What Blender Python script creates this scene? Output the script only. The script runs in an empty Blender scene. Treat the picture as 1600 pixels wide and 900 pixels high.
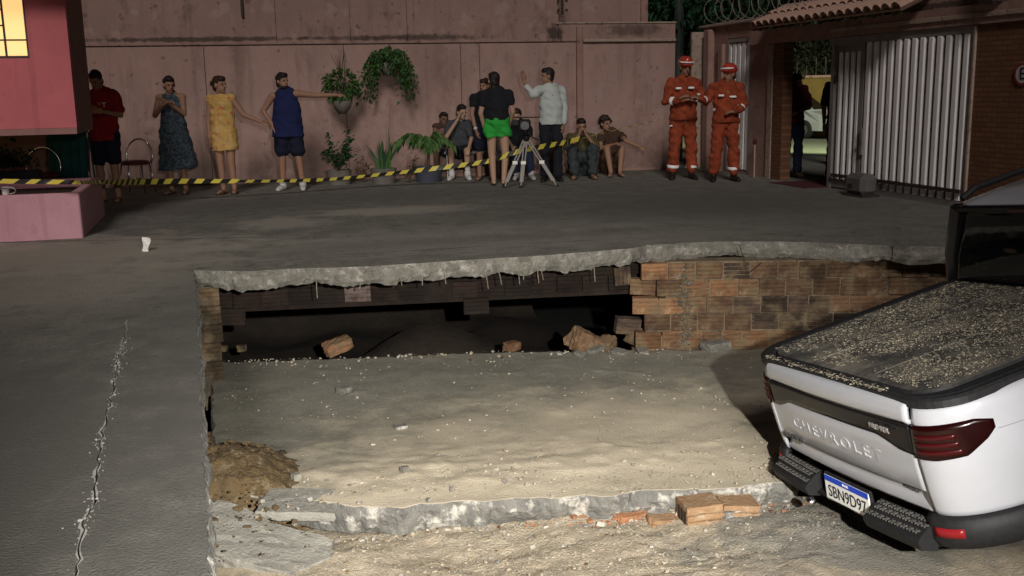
import bpy, bmesh, math, random
import numpy as np
from mathutils import Vector, Matrix, noise
random.seed(7); RNG = np.random.default_rng(7)
S = bpy.context.scene
COL = S.collection
R = math.radians
# ------------------------------------------------------------------ camera
CAMH = 1.4
YAW, PIT, ROLL = 0.2687807, 0.1919862, -0.0185
cam = bpy.data.cameras.new('camera'); camo = bpy.data.objects.new('camera', cam); COL.objects.link(camo)
cam.sensor_width = 36; cam.lens = 36; cam.clip_start = 0.05; cam.clip_end = 900
CR = Matrix.Rotation(-YAW, 3, 'Z') @ Matrix.Rotation(math.pi/2-PIT, 3, 'X') @ Matrix.Rotation(ROLL, 3, 'Z')
camo.matrix_world = Matrix.Translation((0, 0, CAMH)) @ CR.to_4x4()
S.camera = camo
# ------------------------------------------------------------------ sky, lights, exposure
W = bpy.data.worlds.new('World'); S.world = W; W.use_nodes = True
wn = W.node_tree; bg = wn.nodes['Background']
sky = wn.nodes.new('ShaderNodeTexSky'); sky.sky_type = 'NISHITA'; sky.sun_disc = False
sky.sun_elevation = R(-3.0); sky.sun_rotation = R(203)
wn.links.new(sky.outputs[0], bg.inputs[0]); bg.inputs[1].default_value = 0.1
def light(name, kind, loc, energy, color, target=None, **kw):
    l = bpy.data.lights.new(name, kind); l.energy = energy; l.color = color
    for k, v in kw.items(): setattr(l, k, v)
    o = bpy.data.objects.new(name, l); COL.objects.link(o); o.location = loc
    if target is not None:
        o.rotation_euler = (Vector(target)-Vector(loc)).to_track_quat('-Z', 'Y').to_euler()
    return o
# night glow of the street, from the front left (dim, moon-strength)
light('sun', 'SUN', (-3.6, -12, 8.2), 1.18, (1.0, .92, .88), (0, 0, 0.2), angle=R(12))
# the rescue crew's floodlight behind the camera
light('crew_flood', 'SPOT', (.47, -1.2, 1.9), 3900, (1.0, .97, .91), (1.40, 5.3, -0.9), spot_size=R(55), spot_blend=1.0, shadow_soft_size=.05)
# street lamp standing to the front left
light('street_lamp_left', 'SPOT', (-6.5, -1.0, 6.0), 1250, (1.0, .74, .76), (-2.9, 11.6, 0.9), spot_size=R(17), spot_blend=.6, shadow_soft_size=.12)
# street lamp in the road beyond the gate
light('street_lamp_road', 'SPOT', (14.2, 20.5, 4.6), 2200, (.86, 1.0, .55), (15.2, 24.5, 0), spot_size=R(95), spot_blend=.5, shadow_soft_size=.15)
S.view_settings.view_transform = 'Standard'; S.view_settings.look = 'None'
S.view_settings.exposure = 0.0; S.view_settings.gamma = 1.0
# ------------------------------------------------------------------ pixel helpers (photo pixel -> point on a real plane)
def ray(x, y): return CR @ Vector(((x-800)/1600, -(y-450)/1600, -1))
def onp(x, y, p0, n):
    d = ray(x, y); C = Vector((0, 0, CAMH)); n = Vector(n)
    return C + d*((Vector(p0)-C).dot(n)/d.dot(n))
def pz(x, y, z=0): return onp(x, y, (0, 0, z), (0, 0, 1))
def py(x, y, Y): return onp(x, y, (0, Y, 0), (0, 1, 0))
GX = 7.93
def pg(x, y, X=GX): return onp(x, y, (X, 0, 0), (1, 0, 0))
WA = -math.atan(.085)
def pw(x, y, off=0):                       # back wall, local (u, z)
    p = onp(x, y, (0, 16.95-off, 0), (.085, 1, 0)) - Vector((0, 16.95, 0))
    return p.x*math.cos(WA)+p.y*math.sin(WA), p.z
# ------------------------------------------------------------------ materials
def mat(name, c1, c2=None, scale=8, rough=.85, bump=0, bscale=None, detail=6, c3=None, s3=2.0, t3=(.55, .7), metal=0, spec=.3, emit=None, es=1, coat=0, stretch=None, trans=0):
    m = bpy.data.materials.new(name); m.use_nodes = True
    nt = m.node_tree; N = nt.nodes; L = nt.links; b = N['Principled BSDF']
    b.inputs['Roughness'].default_value = rough; b.inputs['Metallic'].default_value = metal
    b.inputs['Specular IOR Level'].default_value = spec; b.inputs['Coat Weight'].default_value = coat
    b.inputs['Base Color'].default_value = (*c1, 1)
    if trans: b.inputs['Transmission Weight'].default_value = trans
    if emit:
        b.inputs['Emission Color'].default_value = (*emit, 1); b.inputs['Emission Strength'].default_value = es
    tc = N.new('ShaderNodeTexCoord'); co = tc.outputs['Object']
    if stretch:
        mp = N.new('ShaderNodeMapping'); mp.inputs['Scale'].default_value = stretch; L.new(co, mp.inputs[0]); co = mp.outputs[0]
    def nz(s, d=detail):
        n = N.new('ShaderNodeTexNoise'); n.inputs['Scale'].default_value = s; n.inputs['Detail'].default_value = d; n.inputs['Roughness'].default_value = .65
        L.new(co, n.inputs['Vector']); return n.outputs['Fac']
    def ramp(f, a, bb):
        r = N.new('ShaderNodeMapRange'); r.inputs[1].default_value = a; r.inputs[2].default_value = bb; L.new(f, r.inputs[0]); return r.outputs[0]
    def mix(f, a, bcol):
        x = N.new('ShaderNodeMix'); x.data_type = 'RGBA'; L.new(f, x.inputs[0])
        if isinstance(a, tuple): x.inputs[6].default_value = (*a, 1)
        else: L.new(a, x.inputs[6])
        x.inputs[7].default_value = (*bcol, 1); return x.outputs[2]
    cur = None
    if c2:
        cur = mix(ramp(nz(scale), .36, .64), c1, c2)
        if c3: cur = mix(ramp(nz(s3, 8), *t3), cur, c3)
        L.new(cur, b.inputs['Base Color'])
    m['mix'] = 1
    if bump:
        bp = N.new('ShaderNodeBump'); bp.inputs['Strength'].default_value = bump; bp.inputs['Distance'].default_value = .02
        L.new(nz(bscale or scale*4, 8), bp.inputs['Height']); L.new(bp.outputs[0], b.inputs['Normal'])
    return m
def dust_and_light(m, spots, col, soft=.5, up=False):
    """stains each patch with its own place: spots = (x, y, rx, ry, amount) in object space"""
    nt = m.node_tree; N = nt.nodes; L = nt.links; b = N['Principled BSDF']
    tc = N.new('ShaderNodeTexCoord')
    n = N.new('ShaderNodeTexNoise'); n.inputs['Scale'].default_value = 7 if up else 2.6; n.inputs['Detail'].default_value = 8; n.inputs['Roughness'].default_value = .7; L.new(tc.outputs['Object'], n.inputs['Vector'])
    for (x, y, rx, ry, am) in spots:
        mp = N.new('ShaderNodeMapping'); mp.inputs['Location'].default_value = (-x/rx, 0, -y/ry) if up else (-x/rx, -y/ry, 0); mp.inputs['Scale'].default_value = (1/rx, 0, 1/ry) if up else (1/rx, 1/ry, 0)
        L.new(tc.outputs['Object'], mp.inputs[0])
        ln = N.new('ShaderNodeVectorMath'); ln.operation = 'LENGTH'; L.new(mp.outputs[0], ln.inputs[0])
        ad = N.new('ShaderNodeMath'); ad.operation = 'MULTIPLY_ADD'; ad.inputs[1].default_value = 3.0; L.new(n.outputs['Fac'], ad.inputs[0]); L.new(ln.outputs['Value'], ad.inputs[2])
        r = N.new('ShaderNodeMapRange'); r.inputs[1].default_value = 2.5+soft; r.inputs[2].default_value = 2.5-soft; r.inputs[3].default_value = 0; r.inputs[4].default_value = am
        L.new(ad.outputs[0], r.inputs[0])
        x_ = N.new('ShaderNodeMix'); x_.data_type = 'RGBA'; L.new(r.outputs[0], x_.inputs[0]); x_.inputs[7].default_value = (*col, 1)
        src = b.inputs['Base Color'].links
        if src: L.new(src[0].from_socket, x_.inputs[6])
        else: x_.inputs[6].default_value = b.inputs['Base Color'].default_value
        L.new(x_.outputs[2], b.inputs['Base Color'])
M = {}
M['yard'] = mat('yard_concrete', (.150, .143, .122), (.225, .215, .182), 3.2, .9, .7, 75, c3=(.34, .325, .275), s3=22, t3=(.58, .7))
M['edge'] = mat('broken_concrete', (.24, .228, .195), (.155, .145, .12), 7, .95, 1, 55, c3=(.42, .40, .355), s3=13, t3=(.52, .72))
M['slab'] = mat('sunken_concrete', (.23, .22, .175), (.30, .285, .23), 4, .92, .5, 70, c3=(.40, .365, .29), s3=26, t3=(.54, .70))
M['slabface'] = mat('slab_face', (.165, .16, .148), (.25, .24, .21), 7, .9, 1, 45, c3=(.55, .52, .46), s3=9, t3=(.53, .62))
M['dirt'] = mat('dirt', (.45, .375, .27), (.55, .465, .34), 12, .97, .9, 70, c3=(.62, .56, .45), s3=30, t3=(.56, .68))
M['sand'] = mat('sand', (.20, .135, .065), (.13, .09, .048), 9, .97, 1, 60, c3=(.29, .235, .15), s3=22, t3=(.54, .68))
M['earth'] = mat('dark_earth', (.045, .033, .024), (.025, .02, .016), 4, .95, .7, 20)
M['asph'] = mat('asphalt', (.05, .05, .048), (.07, .07, .065), 9, .9, .4, 80)
M['street'] = mat('street_concrete', (.16, .16, .14), (.20, .20, .17), 3, .9, .4, 50)
M['pink'] = mat('pink_wall', (.39, .255, .215), (.33, .22, .19), 2.2, .9, .35, 30, c3=(.185, .115, .095), s3=2.4, t3=(.52, .80), stretch=(1, 1, .40))
M['pinkup'] = mat('pink_wall_upper', (.34, .222, .185), (.28, .185, .158), 2.0, .9, .4, 30, c3=(.14, .09, .075), s3=3.2, t3=(.53, .74), stretch=(1, 1, .5))
M['grime'] = mat('grime', (.07, .045, .04), (.13, .085, .07), 12, .95)
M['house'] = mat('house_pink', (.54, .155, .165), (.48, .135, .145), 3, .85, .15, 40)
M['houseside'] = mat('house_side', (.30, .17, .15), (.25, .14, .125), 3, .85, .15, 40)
M['planter'] = mat('planter_pink', (.52, .29, .325), (.47, .26, .295), 4, .85, .3, 40, c3=(.45, .25, .28), s3=2.5, t3=(.62, .8))
M['plaster'] = mat('pink_plaster', (.36, .22, .18), (.29, .175, .145), 3, .9, .3, 40, c3=(.2, .125, .1), s3=2, t3=(.6, .8))
M['coping'] = mat('coping', (.42, .32, .26), (.32, .24, .19), 4, .9, .3, 30)
M['brick1'] = mat('orange_brick', (.27, .140, .07), (.19, .10, .05), 9, .95, .7, 30, c3=(.42, .27, .15), s3=7, t3=(.55, .75), stretch=(1, 1, 1.5))
M['brick2'] = mat('brown_brick', (.20, .115, .062), (.145, .085, .05), 9, .95, .7, 30, c3=(.34, .24, .15), s3=6, t3=(.55, .75), stretch=(1, 1, 1.5))
M['brick3'] = mat('black_brick', (.045, .035, .03), (.11, .07, .045), 8, .95, .7, 30, stretch=(1, 1, 1.5))
M['tanbrick'] = mat('tan_brick', (.36, .225, .125), (.28, .165, .085), 9, .95, .9, 40, c3=(.44, .34, .23), s3=14, t3=(.52, .68))
M['chip'] = mat('brick_chip', (.42, .20, .10), (.33, .15, .075), 20, .95, .8, 60, c3=(.5, .36, .24), s3=20, t3=(.55, .7))
M['brick4'] = mat('whitewashed_brick', (.22, .17, .155), (.09, .06, .05), 10, .95, .6, 30)
M['muddy'] = mat('muddy_brick', (.13, .085, .045), (.19, .13, .07), 9, .95, .9, 30, c3=(.25, .21, .15), s3=9, t3=(.52, .7))
M['cavbrick'] = mat('shaded_brick', (.042, .024, .018), (.022, .015, .012), 8, .95, .7, 30)  # darker brick: the cavity's shade is put into the colour
M['mortar'] = mat('mortar', (.15, .115, .075), (.21, .165, .11), 12, .97, .9, 30)
M['wbrick'] = mat('gate_brick', (.22, .10, .055), (.16, .075, .042), 12, .9, .5, 30)
M['wmortar'] = mat('gate_mortar', (.10, .055, .035), (.08, .045, .03), 12, .95, .5)
M['white'] = mat('white_slat_paint', (.86, .83, .81), (.80, .77, .75), 3, .45)
M['gframe'] = mat('gate_frame_grey', (.27, .25, .24), (.21, .19, .185), 5, .6)
M['iron'] = mat('dark_iron', (.03, .025, .025), (.06, .04, .035), 9, .6)
M['tile'] = mat('clay_tile', (.50, .32, .245), (.40, .25, .19), 6, .9, .4, 30, c3=(.5, .33, .26), s3=8, t3=(.55, .7))
M['soil'] = mat('soil', (.05, .03, .02), (.03, .02, .015), 12, .97, .8)
M['wire'] = mat('galvanised_wire', (.30, .27, .24), (.20, .15, .11), 40, metal=.3, rough=.6)
M['chrome'] = mat('chrome', (.7, .68, .65), None, metal=1, rough=.22)
M['black'] = mat('black_plastic', (.010, .010, .011), (.016, .016, .017), 40, .6)
M['blackgl'] = mat('gloss_black', (.008, .008, .009), None, rough=.2, spec=.22)
M['carwhite'] = mat('car_white', (.42, .43, .465), (.39, .40, .43), 3, .35, coat=.7)
M['cover'] = mat('bed_cover', (.035, .034, .034), (.055, .052, .048), 14, .65, .15, 60, c3=(.20, .18, .145), s3=5, t3=(.42, .72))
M['glass'] = mat('car_glass', (.004, .005, .006), None, rough=.05, spec=.3)
M['lamp'] = mat('tail_lamp', (.011, .001, .0012), None, rough=.2, coat=.1)
M['lampbar'] = mat('tail_lamp_bar', (.04, .002, .003), None, rough=.3, coat=.1)
M['reflector'] = mat('reflector', (.22, .012, .015), None, rough=.3)
M['tyre'] = mat('tyre', (.015, .015, .015), None, rough=.8)
M['rim'] = mat('rim', (.4, .4, .42), None, metal=.9, rough=.35)
M['badge'] = mat('badge_chrome', (.55, .55, .56), None, metal=.8, rough=.3)
M['darkbadge'] = mat('badge_dark', (.08, .08, .085), None, metal=.3, rough=.4)
M['plate'] = mat('plate_white', (.85, .85, .82), None, rough=.45)
M['plateblue'] = mat('plate_blue', (.01, .06, .55), None, rough=.4)
M['ink'] = mat('ink', (.012, .012, .014), None, rough=.5)
M['leafdeb1'] = mat('dry_leaf', (.40, .345, .255), (.24, .205, .15), 40, .9)
M['leafdeb2'] = mat('pale_husk', (.60, .545, .41), (.44, .39, .28), 40, .9)
M['tapey'] = mat('tape_yellow', (.62, .52, .08), None, rough=.4)
M['tapek'] = mat('tape_black', (.02, .02, .02), None, rough=.4)
M['leaf'] = mat('leaf_green', (.035, .085, .018), (.055, .12, .025), 9, .6)
M['leafd'] = mat('leaf_dark', (.012, .045, .018), (.02, .065, .025), 9, .55)
M['leafy'] = mat('leaf_light', (.07, .14, .03), (.05, .11, .03), 9, .6)
M['hedge'] = mat('dry_hedge', (.022, .020, .010), (.014, .018, .008), 3, .8)
M['stem'] = mat('stem', (.10, .065, .03), (.07, .05, .025), 9, .8)
M['bark'] = mat('bark', (.06, .04, .03), (.04, .03, .02), 9, .9)
M['pot'] = mat('grey_pot', (.17, .15, .13), (.13, .115, .1), 8, .8)
M['potblue'] = mat('bluegrey_pot', (.06, .065, .09), (.05, .05, .07), 8, .7)
M['teal'] = mat('teal_cloth', (.008, .055, .06), (.012, .08, .08), 6, .9)
M['grey'] = mat('grey_seat', (.2, .2, .21), None, rough=.7)
M['alu'] = mat('aluminium', (.5, .48, .44), None, metal=.5, rough=.45)
M['paper'] = mat('white_paper', (.78, .76, .72), None, rough=.8)
M['litpane'] = mat('lit_pane', (.8, .6, .3), None, rough=.4, emit=(1.0, .62, .22), es=.95)
M['skin'] = mat('skin_tan', (.30, .165, .105), None, rough=.6)
M['skinp'] = mat('skin_light', (.40, .25, .17), None, rough=.6)
M['skind'] = mat('skin_brown', (.17, .09, .06), None, rough=.6)
M['hair'] = mat('hair_black', (.012, .009, .008), (.02, .014, .012), 30, .6)
M['hairb'] = mat('hair_brown', (.04, .02, .014), (.025, .014, .01), 30, .6)
def cloth(n, c, c2=None, sc=6, **k): M[n] = mat('cloth_'+n, c, c2 or tuple(x*.8 for x in c), sc, .92, .15, 40, **k)
cloth('red', (.26, .010, .018)); cloth('navy', (.012, .018, .075)); cloth('navyside', (.02, .02, .09)); cloth('dkshort', (.01, .012, .03))
cloth('bluefloral', (.010, .02, .035), (.10, .13, .15), 34); cloth('yellowfloral', (.46, .27, .06), (.55, .38, .16), 10, c3=(.5, .10, .05), s3=16, t3=(.58, .62))
cloth('greyshirt', (.055, .06, .068)); cloth('blackc', (.012, .012, .016)); cloth('green', (.03, .36, .05)); cloth('whiteshirt', (.52, .56, .53)); cloth('darktr', (.012, .013, .018))
cloth('olive', (.085, .075, .03)); cloth('denim', (.025, .033, .035), (.05, .06, .06), 14); cloth('brownc', (.07, .04, .025)); cloth('maroon', (.10, .018, .018)); cloth('jeans', (.02, .028, .06))
cloth('orange', (.36, .068, .025), (.19, .037, .016), 11); M['refl'] = mat('reflective_band', (.93, .93, .93), None, rough=.35)
M['helmet'] = mat('helmet_red', (.45, .05, .03), None, rough=.25, coat=.6); M['boot'] = mat('boot', (.012, .012, .012), None, rough=.5)
M['shoew'] = mat('shoe_white', (.55, .53, .5), None, rough=.7); M['eye'] = mat('eye_dark', (.02, .015, .012), None, rough=.3); M['lip'] = mat('lip', (.22, .09, .075), None, rough=.6)
def speck(m, sc, th, col, am, st=None):
    nt = m.node_tree; N = nt.nodes; L = nt.links; b = N['Principled BSDF']; src = b.inputs['Base Color'].links[0].from_socket; tc = N.new('ShaderNodeTexCoord')
    n = N.new('ShaderNodeTexNoise'); n.inputs['Scale'].default_value = sc; n.inputs['Detail'].default_value = 4; mp = N.new('ShaderNodeMapping'); mp.inputs['Scale'].default_value = st or (1, 1, 1); L.new(tc.outputs['Object'], mp.inputs[0]); L.new(mp.outputs[0], n.inputs['Vector'])
    r = N.new('ShaderNodeMapRange'); r.inputs[1].default_value = th; r.inputs[2].default_value = th+.07; r.inputs[4].default_value = am; L.new(n.outputs['Fac'], r.inputs[0])
    x = N.new('ShaderNodeMix'); x.data_type = 'RGBA'; L.new(r.outputs[0], x.inputs[0]); L.new(src, x.inputs[6]); x.inputs[7].default_value = (*col, 1); L.new(x.outputs[2], b.inputs['Base Color'])
for k in ('pink', 'pinkup', 'plaster'): speck(M[k], 9, .63, (.09, .06, .05), .6); speck(M[k], 3.2, .58, (.40, .29, .25), .5); speck(M[k], 28, .66, (.10, .065, .055), .6)
for k in ('pink', 'pinkup', 'plaster', 'planter', 'house', 'houseside'): speck(M[k], 1, .58, tuple(x*.45 for x in M[k].node_tree.nodes['Principled BSDF'].inputs['Base Color'].default_value[:3]), .22, (7, 7, .35))
speck(M['yard'], 170, .60, (.30, .29, .26), .6)
speck(M['yard'], 14, .54, (.25, .243, .215), .45); speck(M['yard'], 22, .56, (.085, .082, .074), .55)
speck(M['yard'], 70, .60, (.34, .33, .29), .7); speck(M['yard'], 45, .62, (.05, .05, .047), .7); speck(M['yard'], 5, .60, (.08, .078, .07), .6)
speck(M['house'], 5, .60, (.40, .12, .125), .5); speck(M['planter'], 6, .60, (.42, .22, .26), .6)
speck(M['slab'], 40, .64, (.12, .115, .095), .7); speck(M['dirt'], 40, .62, (.30, .25, .18), .7); speck(M['edge'], 30, .60, (.12, .11, .095), .7)
speck(M['coping'], 14, .58, (.18, .13, .11), .7)
def vary(m, soot=(.02, .016, .013), amt=.75, spread=.45, sc=2.1, th=(.47, .62)):
    nt = m.node_tree; N = nt.nodes; L = nt.links; b = N['Principled BSDF']; src = b.inputs['Base Color'].links[0].from_socket
    oi = N.new('ShaderNodeObjectInfo'); hv = N.new('ShaderNodeHueSaturation'); mr = N.new('ShaderNodeMapRange'); mr.inputs[3].default_value = 1-spread; mr.inputs[4].default_value = 1+spread*.7
    L.new(oi.outputs['Random'], mr.inputs[0]); L.new(mr.outputs[0], hv.inputs['Value']); L.new(src, hv.inputs['Color'])
    ge = N.new('ShaderNodeNewGeometry'); n = N.new('ShaderNodeTexNoise'); n.inputs['Scale'].default_value = sc; n.inputs['Detail'].default_value = 9; n.inputs['Roughness'].default_value = .7; L.new(ge.outputs['Position'], n.inputs['Vector'])
    r = N.new('ShaderNodeMapRange'); r.inputs[1].default_value = th[0]; r.inputs[2].default_value = th[1]; r.inputs[4].default_value = amt; L.new(n.outputs['Fac'], r.inputs[0])
    x = N.new('ShaderNodeMix'); x.data_type = 'RGBA'; L.new(r.outputs[0], x.inputs[0]); L.new(hv.outputs[0], x.inputs[6]); x.inputs[7].default_value = (*soot, 1)
    n2 = N.new('ShaderNodeTexNoise'); n2.inputs['Scale'].default_value = 6; n2.inputs['Detail'].default_value = 9; L.new(ge.outputs['Position'], n2.inputs['Vector'])
    r2 = N.new('ShaderNodeMapRange'); r2.inputs[1].default_value = .50; r2.inputs[2].default_value = .66; r2.inputs[4].default_value = .3 if m.name == 'shaded_brick' else .8; L.new(n2.outputs['Fac'], r2.inputs[0])
    y = N.new('ShaderNodeMix'); y.data_type = 'RGBA'; L.new(r2.outputs[0], y.inputs[0]); L.new(x.outputs[2], y.inputs[6]); y.inputs[7].default_value = (.05, .035, .025, 1) if m.name == 'shaded_brick' else (.19, .14, .08, 1)
    L.new(y.outputs[2], b.inputs['Base Color'])
for k in ('brick1', 'brick2', 'mortar', 'muddy'): vary(M[k])
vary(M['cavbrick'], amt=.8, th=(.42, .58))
vary(M['brick3'], amt=.4)
# ------------------------------------------------------------------ object helpers
def tag(o, label=None, cat=None, group=None, kind=None):
    if label: o['label'] = label
    if cat: o['category'] = cat
    if group: o['group'] = group
    if kind: o['kind'] = kind
    return o
def obj(name, me, mats=None, parent=None, smooth=False, loc=None, rot=None):
    if isinstance(me, bmesh.types.BMesh):
        bm = me; me = bpy.data.meshes.new(name); bm.normal_update(); bm.to_mesh(me); bm.free()
    if mats is not None:
        if len(me.materials): me.materials.clear()
        for m in (mats if isinstance(mats, (list, tuple)) else [mats]): me.materials.append(M[m] if isinstance(m, str) else m)
    if smooth: me.polygons.foreach_set('use_smooth', [True]*len(me.polygons))
    o = bpy.data.objects.new(name, me); COL.objects.link(o)
    if parent: o.parent = parent
    if loc is not None: o.location = loc
    if rot is not None: o.rotation_euler = rot
    return o
def empty(name, loc=(0, 0, 0), rz=0, parent=None):
    o = bpy.data.objects.new(name, None); COL.objects.link(o); o.location = loc; o.rotation_euler = (0, 0, rz); o.empty_display_size = .1
    if parent: o.parent = parent
    return o
def thing(name, label, cat, loc=(0, 0, 0), rz=0, group=None): return tag(empty(name, loc, rz), label, cat, group)
def BM(): return bmesh.new()
def box(bm, c, s, rot=None, bev=0, jit=0):
    g = bmesh.ops.create_cube(bm, size=1)['verts']
    for v in g:
        v.co = Vector((v.co.x*s[0], v.co.y*s[1], v.co.z*s[2]))
        if jit: v.co += Vector((random.uniform(-jit, jit), random.uniform(-jit, jit), random.uniform(-jit, jit)))
    if bev:
        es = list({e for v in g for e in v.link_edges})
        r = bmesh.ops.bevel(bm, geom=es, offset=bev, segments=1, affect='EDGES'); g = list({v for f in r['faces'] for v in f.verts} | {v for v in g if v.is_valid})
    for v in g:
        if rot is not None: v.co = rot @ v.co
        v.co += Vector(c)
    return g
def bx(bm, x0, x1, y0, y1, z0, z1, bev=0): return box(bm, ((x0+x1)/2, (y0+y1)/2, (z0+z1)/2), (abs(x1-x0), abs(y1-y0), abs(z1-z0)), bev=bev)
def grid(bm, pts, close_u=False, close_v=False, flip=False):
    n, m = len(pts), len(pts[0]); vs = [[bm.verts.new(p) for p in row] for row in pts]; fs = []
    for i in range(n if close_u else n-1):
        for j in range(m if close_v else m-1):
            q = [vs[i][j], vs[(i+1) % n][j], vs[(i+1) % n][(j+1) % m], vs[i][(j+1) % m]]
            if flip: q.reverse()
            fs.append(bm.faces.new(q))
    return vs, fs
def tube(bm, pts, r, n=6, caps=True):
    pts = [Vector(p) for p in pts]; rings = []
    rr = r if isinstance(r, (list, tuple)) else [r]*len(pts)
    up = Vector((0, 0, 1))
    for i, p in enumerate(pts):
        t = (pts[min(i+1, len(pts)-1)]-pts[max(i-1, 0)]).normalized()
        a = up if abs(t.dot(up)) < .9 else Vector((1, 0, 0))
        u = t.cross(a).normalized(); v = t.cross(u)
        rings.append([p+(u*math.cos(2*math.pi*k/n)+v*math.sin(2*math.pi*k/n))*rr[i] for k in range(n)])
    vs, _ = grid(bm, rings, close_v=True)
    if caps: bm.faces.new(vs[0]); bm.faces.new(list(reversed(vs[-1])))
    return vs
def lathe(bm, prof, c=(0, 0, 0), n=20, cap=True):
    c = Vector(c); rings = [[c+Vector((r*math.cos(2*math.pi*k/n), r*math.sin(2*math.pi*k/n), z)) for k in range(n)] for r, z in prof]
    vs, _ = grid(bm, rings, close_v=True, flip=True)
    if cap: bm.faces.new(list(reversed(vs[0]))); bm.faces.new(vs[-1])
def fn(x, y, z=0, s=1.0, o=4): return noise.fractal(Vector((x*s, y*s, z*s)), 1.0, 2.0, o)
def stone_verts(r, flat=.7):
    base = [(-1, -1, -1), (1, -1, -1), (1, 1, -1), (-1, 1, -1), (-1, -1, 1), (1, -1, 1), (1, 1, 1), (-1, 1, 1)]
    k = .62; sx, sy, sz = r*random.uniform(.7, 1.3), r*random.uniform(.6, 1.1), r*flat*random.uniform(.5, 1.1)
    q = Matrix.Rotation(random.uniform(0, 6.3), 3, 'Z') @ Matrix.Rotation(random.uniform(-.6, .6), 3, 'X')
    return [q @ Vector((a*k*sx*random.uniform(.6, 1.25), b*k*sy*random.uniform(.6, 1.25), c*k*sz*random.uniform(.5, 1.25))) for a, b, c in base]
CUBEF = [(0, 3, 2, 1), (4, 5, 6, 7), (0, 1, 5, 4), (1, 2, 6, 5), (2, 3, 7, 6), (3, 0, 4, 7)]
def pebbles(name, pts, mats, kind='stuff', parent=None, flat=.7):
    V = []; F = []; mi = []
    for (p, r, m) in pts:
        b = len(V); V += [tuple(Vector(p)+v) for v in stone_verts(r, flat)]
        F += [tuple(b+i for i in f) for f in CUBEF]; mi += [m]*6
    me = bpy.data.meshes.new(name); me.from_pydata(V, [], F)
    o = obj(name, me, mats, parent); me.polygons.foreach_set('material_index', mi)
    if kind: o['kind'] = kind
    return o
def text(name, s, size, m, parent, mtx, ext=.002, align='CENTER', xs=1.0, sp=1.0, bend=None):
    c = bpy.data.curves.new(name, 'FONT'); c.body = s; c.size = size; c.extrude = ext; c.align_x = align; c.align_y = 'CENTER'; c.resolution_u = 3; c.space_character = sp
    t = bpy.data.objects.new(name, c); COL.objects.link(t); bpy.context.view_layer.update()
    me = bpy.data.meshes.new_from_object(t.evaluated_get(bpy.context.evaluated_depsgraph_get())); bpy.data.objects.remove(t)
    if bend is not None:
        for v in me.vertices: v.co.z -= .022*((v.co.x*xs+bend)/.655)**2
    o = obj(name, me, m, parent)
    o.matrix_local = mtx @ Matrix.Diagonal((xs, 1, 1, 1)); return o
def copy_tree(o, parent=None):
    c = o.copy(); COL.objects.link(c)
    if parent: c.parent = parent
    for ch in o.children: copy_tree(ch, c)
    return c
# ================================================================== THE SETTING
def slabz(y): return -.80-.15*(y-5)/3.3
# ---- edges of the collapse, walked anticlockwise round the hole in the yard
def jag(pts, step=.07, amp=.022, s=3.1):
    out = []
    for a, b in zip(pts, pts[1:]):
        a = Vector(a); b = Vector(b); n = max(1, int((b-a).length/step)); nr = Vector((-(b-a).y, (b-a).x)).normalized()
        for i in range(n):
            p = a.lerp(b, i/n); k = fn(p.x, p.y, 3.3, s)*amp*1.4+fn(p.x, p.y, 8.3, s*4)*amp*.7
            out.append(p+nr*k)
    out.append(Vector(pts[-1])); return out
back = [pz(x, y).xy for x, y in ((303, 422), (380, 424), (450, 420), (580, 416), (700, 408), (850, 399), (985, 388), (1010, 383), (1100, 378), (1180, 377), (1250, 378), (1330, 381), (1395, 384))]
left = [(-.10, -1.5), (-.13, 3.0), (-.175, 4.4), (-.21, 5.6), (-.25, 7.0), (-.30, 8.45)]
right = [tuple(back[-1]), (6.05, 7.3), (6.1, 5.2), (6.0, 2.5), (5.9, -1.5)]
eL = jag(left, .025, .012, 7); eB = jag([tuple(p) for p in back], .025, .009, 4); eR = jag(right); eF = [Vector((5.9, -1.5)), Vector((-.10, -1.5))]
hole = eL+eB+eR
cr = [pz(x, y).xy for x, y in ((197, 523), (188, 548), (181, 588), (172, 622), (169, 650), (160, 680), (155, 720), (149, 752), (146, 790), (132, 822), (128, 850), (122, 875), (116, 905))]+[Vector((-.53, 2.0)), Vector((-.50, .6))]
crj = jag([tuple(p) for p in cr], .035, .010, 9)
crack_l = []; crack_r = []
for i, p in enumerate(crj):
    t = (crj[min(i+1, len(crj)-1)]-crj[max(0, i-1)]).normalized(); n = Vector((-t.y, t.x))
    w = (.0016+.0030*min(1, i/30))*(.5+1.0*abs(noise.noise(Vector((p.x*9, p.y*17, 0)))))
    if i in (0, len(crj)-1): w = .0008
    crack_l.append(p-n*w); crack_r.append(p+n*w)
crack = crack_l+crack_r[::-1]
outer = [Vector(p) for p in ((-16, -16), (7.95, -16), (7.95, 17.6), (-16, 19))]
from mathutils.geometry import tessellate_polygon
loops = [outer, hole, crack]
flat3 = [[Vector((p.x, p.y, 0)) for p in lp] for lp in loops]
tris = tessellate_polygon(flat3); allv = [v for lp in flat3 for v in lp]
me = bpy.data.meshes.new('yard_pavement'); 
tt = []
for t in tris:
    a, b, c = (allv[i] for i in t)
    tt.append(t if (b-a).cross(c-a).z > 0 else (t[0], t[2], t[1]))
me.from_pydata([tuple(v) for v in allv], [], tt)
yard = tag(obj('yard_pavement', me, 'yard'), kind='structure')
dust_and_light(M['yard'], [(.55, 11.4, .45, .5, .8), (1.9, 12.1, 1.0, .4, .85), (3.0, 9.6, 3.2, .9, .4), (-1.4, 9.9, 1.6, 1.1, .95), (-1.6, 8.4, 1.5, 1.2, .6)], (.37, .345, .29), .35)  # pale scuffs; the far left patches put lamplight into the paving colour
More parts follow.
